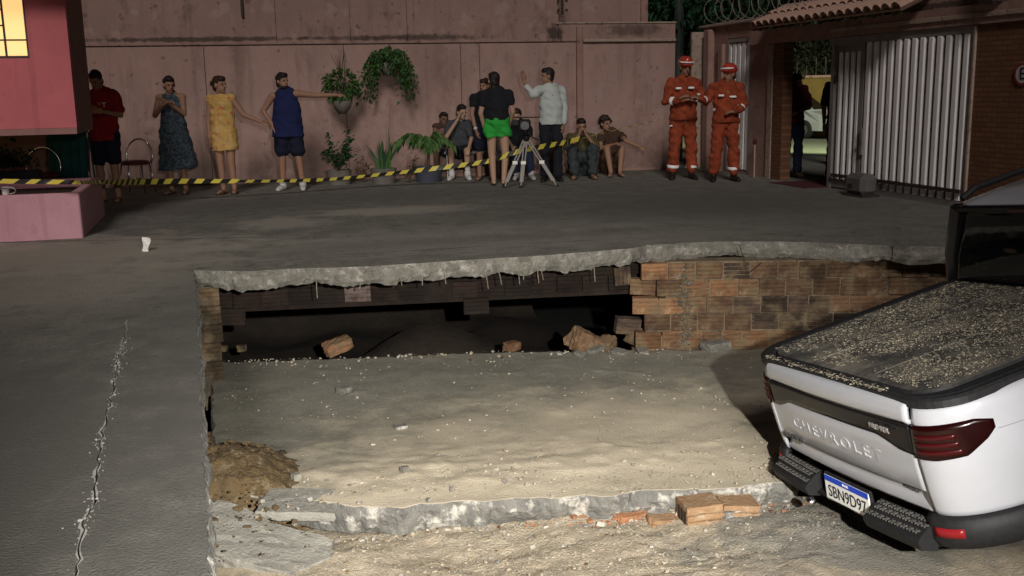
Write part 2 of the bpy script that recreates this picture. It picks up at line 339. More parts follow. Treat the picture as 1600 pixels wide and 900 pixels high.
dust_and_light(M['yard'], [(-1.1, 4.0, 1.4, 2.4, .95), (2.0, 13.8, 4.0, .8, .5), (-.2, 6.4, .5, 1.6, .5), (2.6, 9.4, 2.5, .25, .4), (5.5, 11.2, 2.2, 1.8, .8), (-.6, 13.2, 1.2, .7, .5)], (.115, .110, .098), .6)  # dark patches; the right-hand one paints the beam's falloff into the concrete
# broken rim of the concrete: sides and underside of the slab
def rim(edge, out_sign, deep=.15, under=1.3, drop=0):
    bm = BM(); rows = []
    for i, p in enumerate(edge):
        t = (edge[min(i+3, len(edge)-1)]-edge[max(0, i-3)]).normalized(); n = Vector((-t.y, t.x))*out_sign
        f = lambda k, s: fn(p.x, p.y, k, s)
        th = deep*(1+.40*f(7, 1.3)+.22*f(9, 4)); ch = max(0, f(12, 4)-.15)*.22
        zz = [0, -.010-ch*.5, -.30*th, -.46*th, -.72*th, -th+f(5, 5)*.022+f(9, 24)*.014]
        oo = [0.001, .004-ch*.30+f(1, 14)*.004, .005-ch*.1+f(2, 9)*.006, .014+f(6, 22)*.012, .010+f(3, 16)*.015, -.014+f(4, 12)*.018]
        row = [Vector((*(p+n*o), z)) for o, z in zip(oo, zz)]
        row.append(Vector((*(p-n*.10), zz[5]+.012))); row.append(Vector((*(p-n*under), -deep+.01)))
        rows.append(row)
    grid(bm, rows, flip=out_sign < 0)
    return bm
M['sheet'] = mat('pale_concrete', (.36, .345, .30), (.28, .265, .23), 9, .95, .7, 60, c3=(.46, .43, .37), s3=20, t3=(.55, .7)); M['rimdark'] = mat('worn_edge', (.12, .12, .115), (.18, .175, .16), 14, .95, .9, 40, c3=(.5, .48, .43), s3=12, t3=(.57, .66))
rimL = tag(obj('broken_slab_edge', rim(eL, -1, under=.3), 'rimdark'), kind='structure')
rimB = tag(obj('broken_slab_edge', rim(eB, -1, .15), 'edge'), kind='structure')
rimR = tag(obj('broken_slab_edge', rim(eR, -1, .15, .3), 'edge'), kind='structure')
# crack walls, crumbling pale rims
bm = BM(); grid(bm, [[Vector((*a, 0)), Vector((*a, -.12)), Vector((*b, -.12)), Vector((*b, 0))] for a, b in zip(crack_l, crack_r)])
tag(obj('crack_walls', bm, 'asph'), kind='structure')
pts = []
for i, p in enumerate(crj):
    if i < 3: continue
    for k in range(int(9*max(0, .25+1.6*fn(p.x, p.y, 31, 2.5))+1)):
        s = random.choice((-1, 1)); d = .003+abs(random.gauss(0, .012))*(2.5 if random.random() < .15 else 1)
        r = random.uniform(.0018, .0050)*(2.2 if random.random() < .06 else 1)
        pts.append(((p.x+s*d, p.y+random.uniform(-.02, .02), r*.2), r, 0))
M['crumb'] = mat('pale_crumb', (.44, .43, .39), (.30, .29, .26), 30, .95)
pebbles('crack_crumbs', pts, ['crumb'], flat=.45)
bm = BM()
for side, q in ((-1, crack_l), (1, crack_r)):
    rows = []
    for i in range(2, len(q)-1):
        n = (crack_r[i]-crack_l[i]).normalized()*side
        w = .0055*max(0.05, .40+2.4*fn(q[i].x, q[i].y, side, 8)); rows.append([Vector((*q[i], .0025)), Vector((*(q[i]+n*w), .0015))])
    grid(bm, rows, flip=side < 0)
tag(obj('crack_rim', bm, 'crumb'), kind='structure')
# ---- one sheet under everything, street beyond the gate, void below the yard
bm = BM(); grid(bm, [[(-400, -400, -2.4), (-400, 400, -2.4)], [(400, -400, -2.4), (400, 400, -2.4)]], flip=True); tag(obj('ground', bm, 'asph'), kind='structure')
bm = BM(); grid(bm, [[(8.02, -60, -.012), (8.02, 120, -.012)], [(140, -60, -.012), (140, 120, -.012)]], flip=True); tag(obj('street', bm, 'street'), kind='structure')
bm = BM(); bx(bm, 7.55, 8.6, 12.32, 13.30, -.2, .008); tag(obj('gate_threshold', bm, mat('red_threshold', (.10, .025, .03), (.07, .02, .025), 9, .8)), kind='structure')
bm = BM()
n = 26; rows = []
for i in range(n):
    x = -.9+i*(4.6)/(n-1); rows.append([Vector((x, y, -1.45+.12*fn(x, y, 1, .9)+.5*math.exp(-((x-1.9)**2/.5+(y-10.2)**2/.25)))) if y < 12.6 else Vector((x, y+fn(x, z_, 2, 1.2)*.2, z_)) for y, z_ in [(9.0+k*.24, 0) for k in range(15)]+[(12.7, -1.2), (12.7, -.8), (12.7, -.4), (12.7, -.1)]])
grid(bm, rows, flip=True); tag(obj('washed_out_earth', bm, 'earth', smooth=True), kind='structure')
# ---- left side of the pit (soil under the pavement)
bm = BM(); rows = []
for i in range(60):
    y = -1.5+i*11.6/59; x0 = -.10-.021*max(0, y)-.02
    rows.append([Vector((x0-.03+fn(y, z, 4, 3)*.025, y, z)) for z in (-.13, -.3, -.5, -.7, -.9, -1.1, -1.5)])
grid(bm, rows, flip=True); tag(obj('pit_side_earth', bm, 'sand'), kind='structure')
# ---- the sunken slab
front = [(-.20, 6.15), (.02, 5.75), (.28, 5.47), (.5, 5.29), (.69, 5.20), (1.1, 5.14), (1.52, 5.06), (1.9, 4.99), (2.28, 4.92), (2.6, 4.86), (2.95, 4.82), (3.35, 5.3), (4.4, 5.6), (5.9, 5.6)]
bk = [(-.24, 9.5), (.6, 9.25), (1.4, 9.05), (2.3, 8.85), (2.9, 8.62), (3.3, 8.45), (4.0, 8.17), (5.9, 7.60)]
def samp(pl, t):
    xs = [p[0] for p in pl]; x = xs[0]+(xs[-1]-xs[0])*t; return Vector((x, float(np.interp(x, xs, [p[1] for p in pl]))))
NU, NV = 230, 130
bm = BM(); rows = []
for i in range(NU):
    t = i/(NU-1); a = samp(front, t); b = samp(bk, t); a.y += fn(a.x, 0, 6, 3)*.06+fn(a.x, 0, 2, 20)*.018; b.y += fn(b.x, 0, 7, 6)*.05+fn(b.x, 0, 2, 20)*.02
    row = []
    for j in range(NV):
        v = j/(NV-1); p = a.lerp(b, v**1.15)
        ex = 0
        if i < 6: p.x += fn(0, p.y, 5, 5)*.035
        z = slabz(p.y)+fn(p.x, p.y, 0, .9)*.016+fn(p.x, p.y, 3, 14)*.0012+max(0, fn(p.x, p.y, 6, 3.3)-.35)*.02
        for (cx, cy, sx, sy, h) in ((1.0, 5.75, .9, .38, .03), (2.2, 5.5, 1.0, .3, .02)): z += h*math.exp(-((p.x-cx)/sx)**2-((p.y-cy)/sy)**2)*(1+.6*fn(p.x, p.y, 2, 6))
        row.append(Vector((p.x, p.y, z)))
    # broken front face
    for q, (dy, dz) in enumerate(((-.012, -.02), (-.016, -.06), (-.005, -.10), (.02, -.15))):
        row.insert(0, Vector((a.x, a.y+dy+fn(a.x, dz*2, 9, 5)*.030+fn(a.x, dz*6, 3, 19)*.016, slabz(a.y)+dz+fn(a.x, dz*9, 4, 10)*.012)))
    row.append(Vector((b.x, b.y+.02, row[-1].z-.08+fn(b.x, 0, 1, 9)*.03))); row.append(Vector((b.x, b.y-.02, row[-2].z-.17)))
    rows.append(row)
vs, fs = grid(bm, rows, flip=True)
for k, f in enumerate(fs):
    j = k % (NV+6-1); f.material_index = 1 if j < 4 or j >= NV+3 else 0; f.smooth = 4 <= j < NV+3
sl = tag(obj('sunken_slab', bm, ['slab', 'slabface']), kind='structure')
dust_and_light(M['slab'], [(1.5, 5.5, 1.9, .75, .95), (2.3, 6.0, 1.5, 1.0, .7), (2.6, 5.2, 1.2, .8, .6), (2.4, 6.6, 1.6, .8, .3)], (.64, .555, .41), .45)
# left side face of the sunken slab
bm = BM(); grid(bm, [[r_[4+j] if k == 0 else Vector((r_[4+j].x-.01+fn(0, r_[4+j].y, k, 7)*.02, r_[4+j].y, r_[4+j].z-.08*k)) for k in range(3)] for r_ in [rows[0]] for j in range(0, NV, 2)]); tag(obj('sunken_slab_side', bm, 'slabface'), kind='structure')
# ---- rubble soil in front of it
def dirtz(x, y): return -.935+.13*max(0, 4.75-y)-.09*max(0, min(1, (y-5.0)/.6))+.03*fn(x, y, 1, 2.2)+.014*fn(x, y, 5, 9)+.006*fn(x, y, 8, 30)*1.6+.03*math.exp(-((x-2.9)/.5)**2-((y-4.5)/.5)**2)
bm = BM(); rows = []
for i in range(260):
    x = -.75+i*6.9/259; rows.append([Vector((x, y, dirtz(x, y))) for y in list(np.linspace(-1.9, 3.9, 20))+list(np.linspace(3.95, 6.3, 110))])
grid(bm, rows, flip=True); tag(obj('rubble_soil', bm, 'dirt', smooth=True), kind='structure')
dust_and_light(M['dirt'], [(3.1, 4.2, .95, .55, .9), (3.4, 4.6, .8, .6, .8)], (.25, .235, .20), .25)  # darker, greyer patch of soil by the bumper
# ---- sand washed in at the left corner
bm = BM(); rows = []
for i in range(80):
    x = -.30+i*.90/79
    rows.append([Vector((x, y, min(slabz(y), dirtz(x, y) if y < 5.6 else 9)-.05+(.25*math.exp(-(abs(x+.16)/.40)**2.4-((y-5.95)/.60)**2)*(1+.25*fn(x, y, 2, 4)))+.020*fn(x, y, 5, 14)+.010*fn(x, y, 3, 45))) for y in np.linspace(4.85, 7.3, 120)])
grid(bm, rows, flip=True); tag(obj('sand_heap', bm, 'sand', smooth=True), kind='structure')
# ---- pebbles and crumbs lying on slab and soil
pts = []
for k in range(6500):
    t = random.random(); x = random.uniform(-.15, 4.6); a = np.interp(x, [p[0] for p in front], [p[1] for p in front]); b = np.interp(x, [p[0] for p in bk], [p[1] for p in bk])
    u = random.random(); v = u*u*.75 if random.random() < .55 else (1-u*u*.25 if random.random() < .5 else u)
    y = a+(b-a)*v; r = (.0020+.013*random.random()**7)*(1 if k > 140 else 1.7)
    if fn(x, y, 40, 1.7) < random.uniform(-.25, .45): continue
    r = r; pts.append(((x, y, slabz(y)+.01), r, random.choice((0, 0, 1, 1, 2))))
for k in range(4200):
    x = random.uniform(-.1, 3.4); y = random.uniform(4.1, 5.3); r = .0022+.014*random.random()**7
    pts.append(((x, y, dirtz(x, y)+r*.2), r, random.choice((0, 1, 1, 2, 2, 3) if random.random() < .4 else (0, 1, 1, 2))))
for k in range(7000):
    x = random.uniform(-.1, 3.4); y = random.uniform(4.2, 5.25)
    if fn(x, y, 60, 3.0) < random.uniform(-.5, .4): continue
    r = .0022+.0045*random.random()**2; pts.append(((x, y, dirtz(x, y)+r*.2), r, random.choice((0, 1, 1, 1, 2, 2))))
for k in range(4500):
    x = random.uniform(-.1, 3.2); a = float(np.interp(x, [p[0] for p in front], [p[1] for p in front])); y = a+abs(random.gauss(0, .45))
    if fn(x, y, 61, 2.2) < random.uniform(-.4, .4): continue
    r = .0018+.0042*random.random()**2; pts.append(((x, y, slabz(y)+.012), r, random.choice((0, 1, 1, 2, 2))))
for k in range(70):
    x = random.uniform(-.2, 3.6); b = np.interp(x, [p[0] for p in bk], [p[1] for p in bk])-abs(random.gauss(.02, .12)); r = .008+.02*random.random()**3
    pts.append(((x, b, slabz(b)+.012), r, random.choice((0, 1, 1, 0, 3 if x > 1.5 else 0))))
for k in range(260):
    x = random.gauss(1.0, .7); y = random.gauss(5.55, .18); r = .006+.016*random.random()**3; pts.append(((x, y, slabz(y)+.03), r, random.choice((0, 1, 2))))
for k in range(260):
    x = random.uniform(.3, 3.0); y = float(np.interp(x, [p[0] for p in front], [p[1] for p in front]))-abs(random.gauss(.02, .06)); r = .006+.022*random.random()**4
    pts.append(((x, y, dirtz(x, y)+r*.25), r, random.choice((0, 0, 1, 1, 2, 3) if x < 1.4 else (0, 1, 2, 5, 5, 5))))
for k in range(200):
    x = random.gauss(-.02, .14); y = random.gauss(5.75, .45)
    if x < -.2: continue
    h_ = .25*math.exp(-(abs(x+.16)/.40)**2.4-((y-5.95)/.60)**2); r = .006+.022*random.random()**4
    pts.append(((x, y, max(slabz(y)-.03+h_, slabz(y)+.005)), r, 4))
pebbles('pebbles', pts, [mat('pale_fleck', (.47, .44, .37), (.34, .315, .265), 30), 'dirt', mat('pebble_grey', (.2, .19, .17), (.28, .26, .23), 9), 'brick1', 'sand', 'chip'])
# ---- street slopes gently away behind the gate wall
for o in S.objects:
    if o.name == 'street':
        for v in o.data.vertices: v.co.z = -.012-.034*(v.co.x-8.02)
def streetz(x): return -.012-.034*(x-8.02)
# ================================================================== BRICK WALL OF THE PIT
def brick_mesh(L, H=.148, D=.10, seed=0):
    """grooved hollow block: front face with three shallow horizontal grooves, chipped corners"""
    rd = random.Random(seed); bm = BM(); hs = H/2
    prof = []
    n = 4
    for i in range(n):
        z0 = -hs+H*i/n; z1 = -hs+H*(i+1)/n; g = .006
        prof += [(0, z0+g), (0, z1-g)]
        if i < n-1: prof += [(.007, z1-g*.4), (.007, z1+g*.4)]
    prof = [(.004, -hs)]+prof+[(.004, hs), (D, hs), (D, -hs)]
    rows = []
    for x in (-L/2, -L/2+.03, L/2-.03, L/2):
        rows.append([Vector((x, p[0]+rd.uniform(0, .004)+(.004 if abs(x) > L/2-.01 else 0), p[1]+rd.uniform(-.0015, .0015))) for p in prof])
    vs, _ = grid(bm, rows, close_v=True, flip=True)
    bm.faces.new(vs[0]); bm.faces.new(list(reversed(vs[-1])))
    me = bpy.data.meshes.new('brick'); bm.normal_update(); bm.to_mesh(me); bm.free(); return me
BR = {}
def brick(parent, L, c, m, rot=(0, 0, 0), k=None):
    k = random.randrange(3) if k is None else k; key = (round(L, 3), k, m)
    if key not in BR: me = brick_mesh(L, seed=k); me.materials.append(M[m]); BR[key] = me
    o = bpy.data.objects.new('brick', BR[key]); COL.objects.link(o); o.parent = parent; o.location = c; o.rotation_euler = rot; return o
bw = thing('brick_wall', 'exposed orange and blackened hollow brick wall under the right half of the broken slab', 'brick wall', (3.46, 8.46, 0), math.atan2(-.70, 2.17))
bm = BM(); bx(bm, .30, 3.2, .012, .25, -1.25, -.15); bx(bm, .05, .30, .02, .25, -1.25, -.84); bx(bm, .12, .3, .02, .25, -.80, -.5); obj('mortar_core', bm, 'mortar', bw)
starts = [.08, .22, .0, .11, .03, .0]
for r, st in enumerate(starts):
    u = st; z = -.235-.158*r
    while u < 3.1:
        L = random.choice((.23, .23, .235, .17)) if u > st+.01 else .23
        if u+L > 3.2: break
        m = random.choice(('brick1', 'brick2', 'brick2', 'brick1'))
        if (r in (2, 3) and .75 < u < 1.7 and random.random() < .75) or (r == 0 and .75 < u < 1.05): m = 'brick3'
        if u > 1.6 and m == 'brick1': m = 'brick2'
        if u > 1.5 and r in (3, 4) and random.random() < .5: m = 'brick3'
        brick(bw, L, (u+L/2, random.uniform(-.016, .006), z+random.uniform(-.006, .006)), m, (random.uniform(-.05, .05), random.uniform(-.02, .02), random.uniform(-.04, .04)))
        u += L+.012
for (u, z, v, m, rt) in ((-.08, -.30, .13, 'brick3', (0, 1.5, .1)), (.10, -.40, .10, 'brick2', (0, .03, -.1)), (-.02, -.78, .14, 'brick3', (.1, .1, .2))): brick(bw, .23 if rt[1] < 1 else .17, (u, v, z), m, rt)
lump = []
for k in range(260): lump.append(((.47+random.gauss(0, .035)+.02*math.sin(k), -.012+random.uniform(-.006, .01), random.uniform(-.92, -.17)), random.uniform(.006, .020), random.choice((0, 0, 1))))
for k in range(500): lump.append(((random.uniform(.1, 2.9), random.uniform(-.012, .0), -.16-.8*random.random()**.8), random.uniform(.003, .010), 0))
for k in range(120): lump.append(((random.uniform(.3, 2.2), -.0, random.choice(starts)*0-.156-.158*random.randrange(6)+random.gauss(0, .008)), random.uniform(.005, .013), 0))
pebbles('mortar_lumps', lump, ['mortar', 'edge'], parent=bw, flat=.9)
# hanging bricks of the far cavity wall
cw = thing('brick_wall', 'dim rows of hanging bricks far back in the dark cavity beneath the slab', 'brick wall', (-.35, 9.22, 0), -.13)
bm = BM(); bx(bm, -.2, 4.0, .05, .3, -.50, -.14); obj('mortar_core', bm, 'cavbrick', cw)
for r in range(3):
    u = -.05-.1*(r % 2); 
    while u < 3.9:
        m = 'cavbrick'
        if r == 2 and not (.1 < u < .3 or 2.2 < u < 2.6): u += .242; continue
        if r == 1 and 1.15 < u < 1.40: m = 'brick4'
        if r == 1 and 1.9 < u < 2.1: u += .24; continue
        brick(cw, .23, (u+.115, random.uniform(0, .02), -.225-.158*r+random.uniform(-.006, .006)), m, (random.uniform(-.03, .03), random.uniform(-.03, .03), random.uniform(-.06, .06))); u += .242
# stub of a brick pier at the left end of the hole
bp = thing('brick_pier', 'broken stub of a muddy brick pier at the left end of the pit', 'brick pier', (-.22, 8.62, 0), .06)
for r in range(5): brick(bp, .17, (.005+random.uniform(-.012, .012), random.uniform(-.01, .01), -.235-.156*r), 'muddy', (0, 0, random.uniform(-.1, .1)))
bm = BM(); bx(bm, -.08, .07, .02, .2, -1.2, -.15); obj('mortar_core', bm, 'mortar', bp)
# reinforcement wires dangling from the slab edge
for (x, y0, y1, dx) in ((495, 444, 466, 1), (563, 440, 452, -1), (601, 438, 446, 0), (627, 433, 446, 1), (660, 432, 446, 0), (692, 428, 444, 5), (757, 428, 451, 6), (777, 426, 445, 7), (809, 425, 444, 3), (817, 426, 437, 1), (840, 425, 442, 2), (846, 425, 437, 3), (928, 422, 440, 2), (1155, 392, 436, 18), (1190, 419, 428, -22)):
    a = onp(x, y0, (3.46, 8.33, 0), (.70, 2.17, 0)) if x > 985 else py(x, y0, float(np.interp(pz(x, y0-20).x, [p.x for p in eB], [p.y for p in eB]))-.0)
    b = onp(x+dx, y1, a-Vector((0, .02, 0)), (.1, 1, 0)); a.z += .05
    bm = BM(); tube(bm, [a, a.lerp(b, .5)+Vector((random.uniform(-.006, .006), -.005, 0)), b], .0042, 5); obj('reinforcement_wire', bm, 'wire' if x < 1000 else 'iron', rimB)
# ================================================================== BACK WALL
wl = thing('perimeter_wall', 'long dirty pink plastered wall behind the row of people', 'wall', (0, 16.95, 0), WA)
def wpart(name, u0, u1, v0, v1, z0, z1, m, bev=0):
    bm = BM(); bx(bm, u0, u1, v0, v1, z0, z1, bev); return obj(name, bm, m, wl)
js = [-16, -1.95, -.215, 1.93, 3.80, 4.11, 5.735]
for a, b in zip(js, js[1:]): wpart('wall_panel', a+.006, b-.006, 0, .2, -.1, 2.135, 'pink')
wpart('wall_panel', 5.84, 7.45, 0, .2, -.1, 2.135, 'pink')
wpart('joint_backing', -16, 7.45, .015, .21, -.1, 2.15, 'grime')
wpart('pilaster', 5.735, 5.84, -.05, .2, -.1, 2.40, 'plaster', .012)
wpart('ledge', -16, 5.73, -.022, .2, 2.15, 2.185, 'pinkup', .006)
wpart('ledge', 5.845, 7.45, -.055, .2, 2.135, 2.185, 'coping', .01)
ups = [-16, .9, 2.05, 2.95, 3.06, 5.44]
for i, (a, b) in enumerate(zip(ups, ups[1:])): wpart('upper_panel', a+.003, b-.003, .02-(.02 if i == 3 else 0), .2, 2.185, 3.7, 'pinkup')
wpart('upper_panel', 5.44, 7.45, .0, .2, 2.185, 2.43, 'pinkup')
wpart('top_coping', 5.40, 7.47, -.02, .22, 2.43, 2.46, 'coping', .01)
wpart('kerb', -3, 7.45, -.05, .0, -.02, .045, 'plaster', .015)
dust_and_light(M['pinkup'], [(5.38, 2.28, .13, .13, .9), (3.2, 2.24, .9, .05, .7), (-.3, 2.24, 1.6, .035, .8), (2.2, 2.24, 1.0, .03, .6), (6.7, 2.33, .45, .08, .6)], (.05, .035, .03), .3, up=True)
dust_and_light(M['pink'], [(1.75, .35, .9, .6, .35), (4.6, .2, 3.5, .3, .4), (.3, 2.0, .12, .5, .4), (6.3, .3, 1.0, .4, .3), (3.3, 1.7, .4, .5, .3)], (.14, .085, .07), .5, up=True)
nb = thing('neighbour_house', 'tall brownish rendered house wall rising behind the perimeter wall', 'house', (0, 16.95, 0), WA)
bm = BM(); bx(bm, 5.3, 7.02, .45, 2.5, -.1, 5.2); obj('wall', bm, 'pinkup', nb)
bm = BM(); bx(bm, 6.98, 7.1, .40, .46, 2.1, 5.2); obj('corner_strip', bm, 'plaster', nb)
bm = BM(); bx(bm, 5.2, 7.15, .36, 2.6, 5.2, 5.32); obj('roof', bm, 'tile', nb)
# electric fence brackets on the wall
for (px, n_, lab) in ((878, 4, 'black fence bracket with small insulators on the wall above the man in white'), (379, 2, 'plain black fence bracket high on the wall above the woman in yellow')):
    u, z = pw(px, 26)
    k = thing('fence_bracket', lab, 'bracket', Matrix.Translation((0, 16.95, 0)) @ Matrix.Rotation(WA, 4, 'Z') @ Vector((u, -.03, 2.58)), WA)
    bm = BM(); bx(bm, -.018, .018, -.018, .018, 0, .9); obj('post', bm, 'iron', k)
    if px > 800:
        for i in range(n_):
            for s in (-1, 1):
                bm = BM(); lathe(bm, [(.016, -.02), (.024, -.012), (.014, 0), (.024, .012), (.014, .02)], (0, 0, 0), 8)
                obj('insulator', bm, 'iron', k, loc=(s*.07, -.01, .07+i*.15))
# ================================================================== HOUSE BAY, WINDOW, PLANTER (left)
hs = thing('pink_house', 'pink house corner with a jutting bay and a lit window at upper left', 'house', (-1.48, 11.7, 0))
def hp(name, x0, x1, y0, y1, z0, z1, m, parent=hs, bev=0): bm = BM(); bx(bm, x0, x1, y0, y1, z0, z1, bev); return obj(name, bm, m, parent)
WX0, WX1, WZ0, WZ1 = -1.75, -.385, 1.80, 2.62
hp('bay_wall', -3.5, WX0, 0, .15, 1.085, 2.82, 'house'); hp('bay_wall', WX1, 0, 0, .15, 1.085, 2.82, 'house'); hp('bay_wall', WX0, WX1, 0, .15, 1.085, WZ0, 'house'); hp('bay_wall', WX0, WX1, 0, .15, WZ1, 2.82, 'house')
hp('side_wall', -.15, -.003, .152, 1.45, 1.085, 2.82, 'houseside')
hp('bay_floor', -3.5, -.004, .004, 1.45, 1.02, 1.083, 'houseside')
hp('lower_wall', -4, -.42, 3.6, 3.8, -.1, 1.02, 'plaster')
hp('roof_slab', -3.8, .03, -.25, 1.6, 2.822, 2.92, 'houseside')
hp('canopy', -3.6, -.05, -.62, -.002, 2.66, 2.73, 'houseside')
wf = hp('window', WX0, WX1, .05, .09, WZ0, WZ0+.02, 'iron')
for (x0, x1, z0, z1) in ((WX0, WX0+.02, WZ0+.02, WZ1), (WX1-.02, WX1, WZ0+.02, WZ1), (WX0+.02, WX1-.02, WZ1-.02, WZ1)): hp('frame', x0, x1, .05, .09, z0, z1, 'iron', wf)
xs = [WX0+.02, -1.35, -.98, -.61, WX1-.02]; zs = [WZ0+.02, 1.985, 2.13, 2.29, 2.45, WZ1-.02]
for i in range(4):
    zz = zs if i < 3 else [zs[0], zs[1], zs[-1]]
    for j in range(len(zz)-1):
        hp('pane', xs[i]+.010, xs[i+1]-.010, .065, .075, zz[j]+.008, zz[j+1]-.008, 'litpane', wf)
        if j: hp('window_bar', xs[i]-.002, xs[i+1]+.002, .056, .084, zz[j]-.0075, zz[j]+.0075, 'iron', wf)
    if i: hp('window_bar', xs[i]-.010, xs[i]+.010, .053, .087, WZ0+.021, WZ1-.021, 'iron', wf)
pl = thing('planter', 'low pink masonry planter box at the left edge of the yard', 'planter', (-1.44, 11.05, 0))
bm = BM(); pr = [(-3.2, 0), (0, 0), (0, 2.2), (-3.2, 2.2)]
def hpl(n, x0, x1, y0, y1, z0, z1, m, bev=.012): b_ = BM(); bx(b_, x0, x1, y0, y1, z0, z1, bev); return obj(n, b_, m, pl)
bm.free(); hpl('front_wall', -3.2, 0, 0, .10, -.05, .46, 'planter'); hpl('side_wall', -.10, -.003, .102, 2.1, -.05, .457, 'planter'); hpl('back_wall', -3.2, -.102, 2.0, 2.098, -.05, .455, 'planter')
hpl('soil', -3.2, -.1, .1, 2.0, .0, .36, 'soil', 0)
p = py(8, 291, 11.1)
mg = thing('mug', 'small white mug with a ring handle on the planter rim', 'mug', (p.x, 11.10, .46)); bm = BM(); lathe(bm, [(.028, 0), (.034, .01), (.036, .08), (.031, .08), (.028, .015)], n=14); obj('cup', bm, 'paper', mg, True)
bm = BM(); tube(bm, [(.033+.045*math.sin(a)*1.3, 0, .042+.032*math.cos(a)) for a in np.linspace(.05, 3.09, 10)], .005, 6); obj('handle', bm, 'paper', mg, True)
# ================================================================== GATE WALL (right)
gw = thing('gate_wall', 'plastered street wall holding the narrow door, brick pier and sliding gate', 'wall', (GX, 0, 0))
def gp(name, y0, y1, x0, x1, z0, z1, m, bev=0, parent=gw): bm = BM(); bx(bm, x0, x1, min(y0, y1), max(y0, y1), z0, z1, bev); return obj(name, bm, m, parent)
def brickmat(name, c1, c2, mo, sc):
    m = mat(name, c1, None, rough=.92); nt = m.node_tree; N = nt.nodes; L = nt.links; tc = N.new('ShaderNodeTexCoord'); sp = N.new('ShaderNodeSeparateXYZ'); cb = N.new('ShaderNodeCombineXYZ')
    L.new(tc.outputs['Object'], sp.inputs[0]); L.new(sp.outputs[1], cb.inputs[0]); L.new(sp.outputs[2], cb.inputs[1])
    b = N.new('ShaderNodeTexBrick'); b.inputs['Scale'].default_value = sc; b.inputs['Brick Width'].default_value = .5; b.inputs['Row Height'].default_value = .17; b.inputs['Mortar Size'].default_value = .022
    for i, c in zip((1, 2, 3), (c1, c2, mo)): b.inputs[i].default_value = (*c, 1)
    L.new(cb.outputs[0], b.inputs[0]); L.new(b.outputs[0], N['Principled BSDF'].inputs['Base Color'])
    bp_ = N.new('ShaderNodeBump'); bp_.inputs['Strength'].default_value = .5; bp_.inputs['Distance'].default_value = .01; bp_.invert = True; L.new(b.outputs[1], bp_.inputs['Height']); L.new(bp_.outputs[0], N['Principled BSDF'].inputs['Normal']); return m
M['gbrick'] = brickmat('facing_brick', (.19, .085, .04), (.14, .062, .03), (.10, .052, .03), 3.2)
gp('plaster_pier', 16.3, 15.42, 0, .2, -.1, 2.34, 'plaster'); gp('plaster_pier', 14.62, 13.90, 0, .2, -.1, 2.2, 'plaster')
gp('door_head', 15.42, 14.62, .004, .2, 2.13, 2.34, 'plaster'); gp('door_step', 15.42, 14.62, .01, .2, -.1, .03, 'plaster')
gp('wall_coping', 16.35, 13.9, -.07, .25, 2.34, 2.385, 'coping', .01)
gp('pilaster', 16.05, 15.86, -.12, -.002, -.05, 2.30, 'plaster', .01); gp('pilaster', 15.62, 15.46, -.07, -.002, -.05, 2.05, 'plaster', .01); gp('pilaster', 16.27, 16.2, -.25, -.002, -.05, 2.28, 'coping', .01); gp('pilaster', 14.05, 13.90, -.035, -.002, -.05, 1.97, 'coping', .008)
gp('brick_pier', 13.88, 13.60, -.03, .13, -.05, 1.99, 'gbrick'); gp('lintel', 14.6, 5.5, -.06, .2, 1.992, 2.20, 'plaster'); gp('lintel_trim', 12.36, 5.5, -.085, -.062, 2.06, 2.11, 'coping', .004)
gp('brick_wall_panel', 9.60, 5.5, -.02, .18, -.1, 1.99, 'gbrick')
gp('upper_wall', 10.9, 5.5, -.02, .2, 2.203, 3.6, 'pinkup')
gp('edge_strip', 9.64, 9.605, -.045, .1, 0, 1.985, 'coping', .004)
dr = thing('narrow_door', 'narrow white slatted side door behind the second firefighter', 'door', (GX, 15.02, 0))
for k in range(5): gp('slat', -.32+k*.155, -.32+k*.155+.115, .02, .055, .06, 2.06, 'white', .012, dr)
gp('frame', -.395, -.345, .0, .08, .03, 2.12, 'gframe', 0, dr); gp('frame', .345, .395, .0, .08, .03, 2.12, 'gframe', 0, dr); gp('frame', -.345, .345, .002, .08, 2.065, 2.12, 'gframe', 0, dr); gp('backing', -.345, .345, .058, .07, .03, 2.06, 'gframe', 0, dr)
pg_ = thing('pedestrian_gate', 'grey framed gate leaf with four white slats beside the open doorway', 'gate', (GX, 12.0, 0))
gp('post', .36, .27, -.04, .06, 0, 1.985, 'gframe', .006, pg_); gp('head_rail', .27, -.38, -.03, .04, 1.88, 1.985, 'gframe', 0, pg_); gp('bottom_rail', .27, -.38, -.03, .04, .02, .13, 'gframe', 0, pg_); gp('backing', .268, -.38, .012, .03, .13, 1.88, 'gframe', 0, pg_); gp('post', -.30, -.38, -.032, .01, .13, 1.88, 'gframe', 0, pg_)
for k in range(4): y = .20-k*.135; gp('slat', y, y-.075, -.03, .012, .10, 1.80, 'white', .014, pg_)
gp('hinge', .25, .21, -.06, -.03, 1.42, 1.5, 'iron', 0, pg_)
sg = thing('sliding_gate', 'wide sliding gate of tall white vertical slats', 'gate', (GX, 10.6, 0))
gp('head_rail', 1.02, -.955, -.03, .03, 1.90, 1.985, 'gframe', 0, sg); gp('bottom_rail', 1.02, -.955, -.035, .03, .0, .075, 'gframe', 0, sg); gp('backing', 1.02, -.955, .012, .028, .075, 1.90, 'gframe', 0, sg)
for k in range(13): y = .985-k*.149; gp('slat', y, y-.098, -.04, .01, .06, 1.905, 'white', .016, sg)
gp('stile', -.90, -.955, -.03, .011, .076, 1.898, 'gframe', 0, sg)
h = gp('latch', .99, .93, -.075, -.043, .48, .82, 'gframe', .008, sg); gp('latch_knob', .975, .945, -.10, -.075, .62, .68, 'iron', .005, h)
gp('rack_rail', 1.6, -.95, -.085, -.045, .165, .205, 'iron', 0, sg)
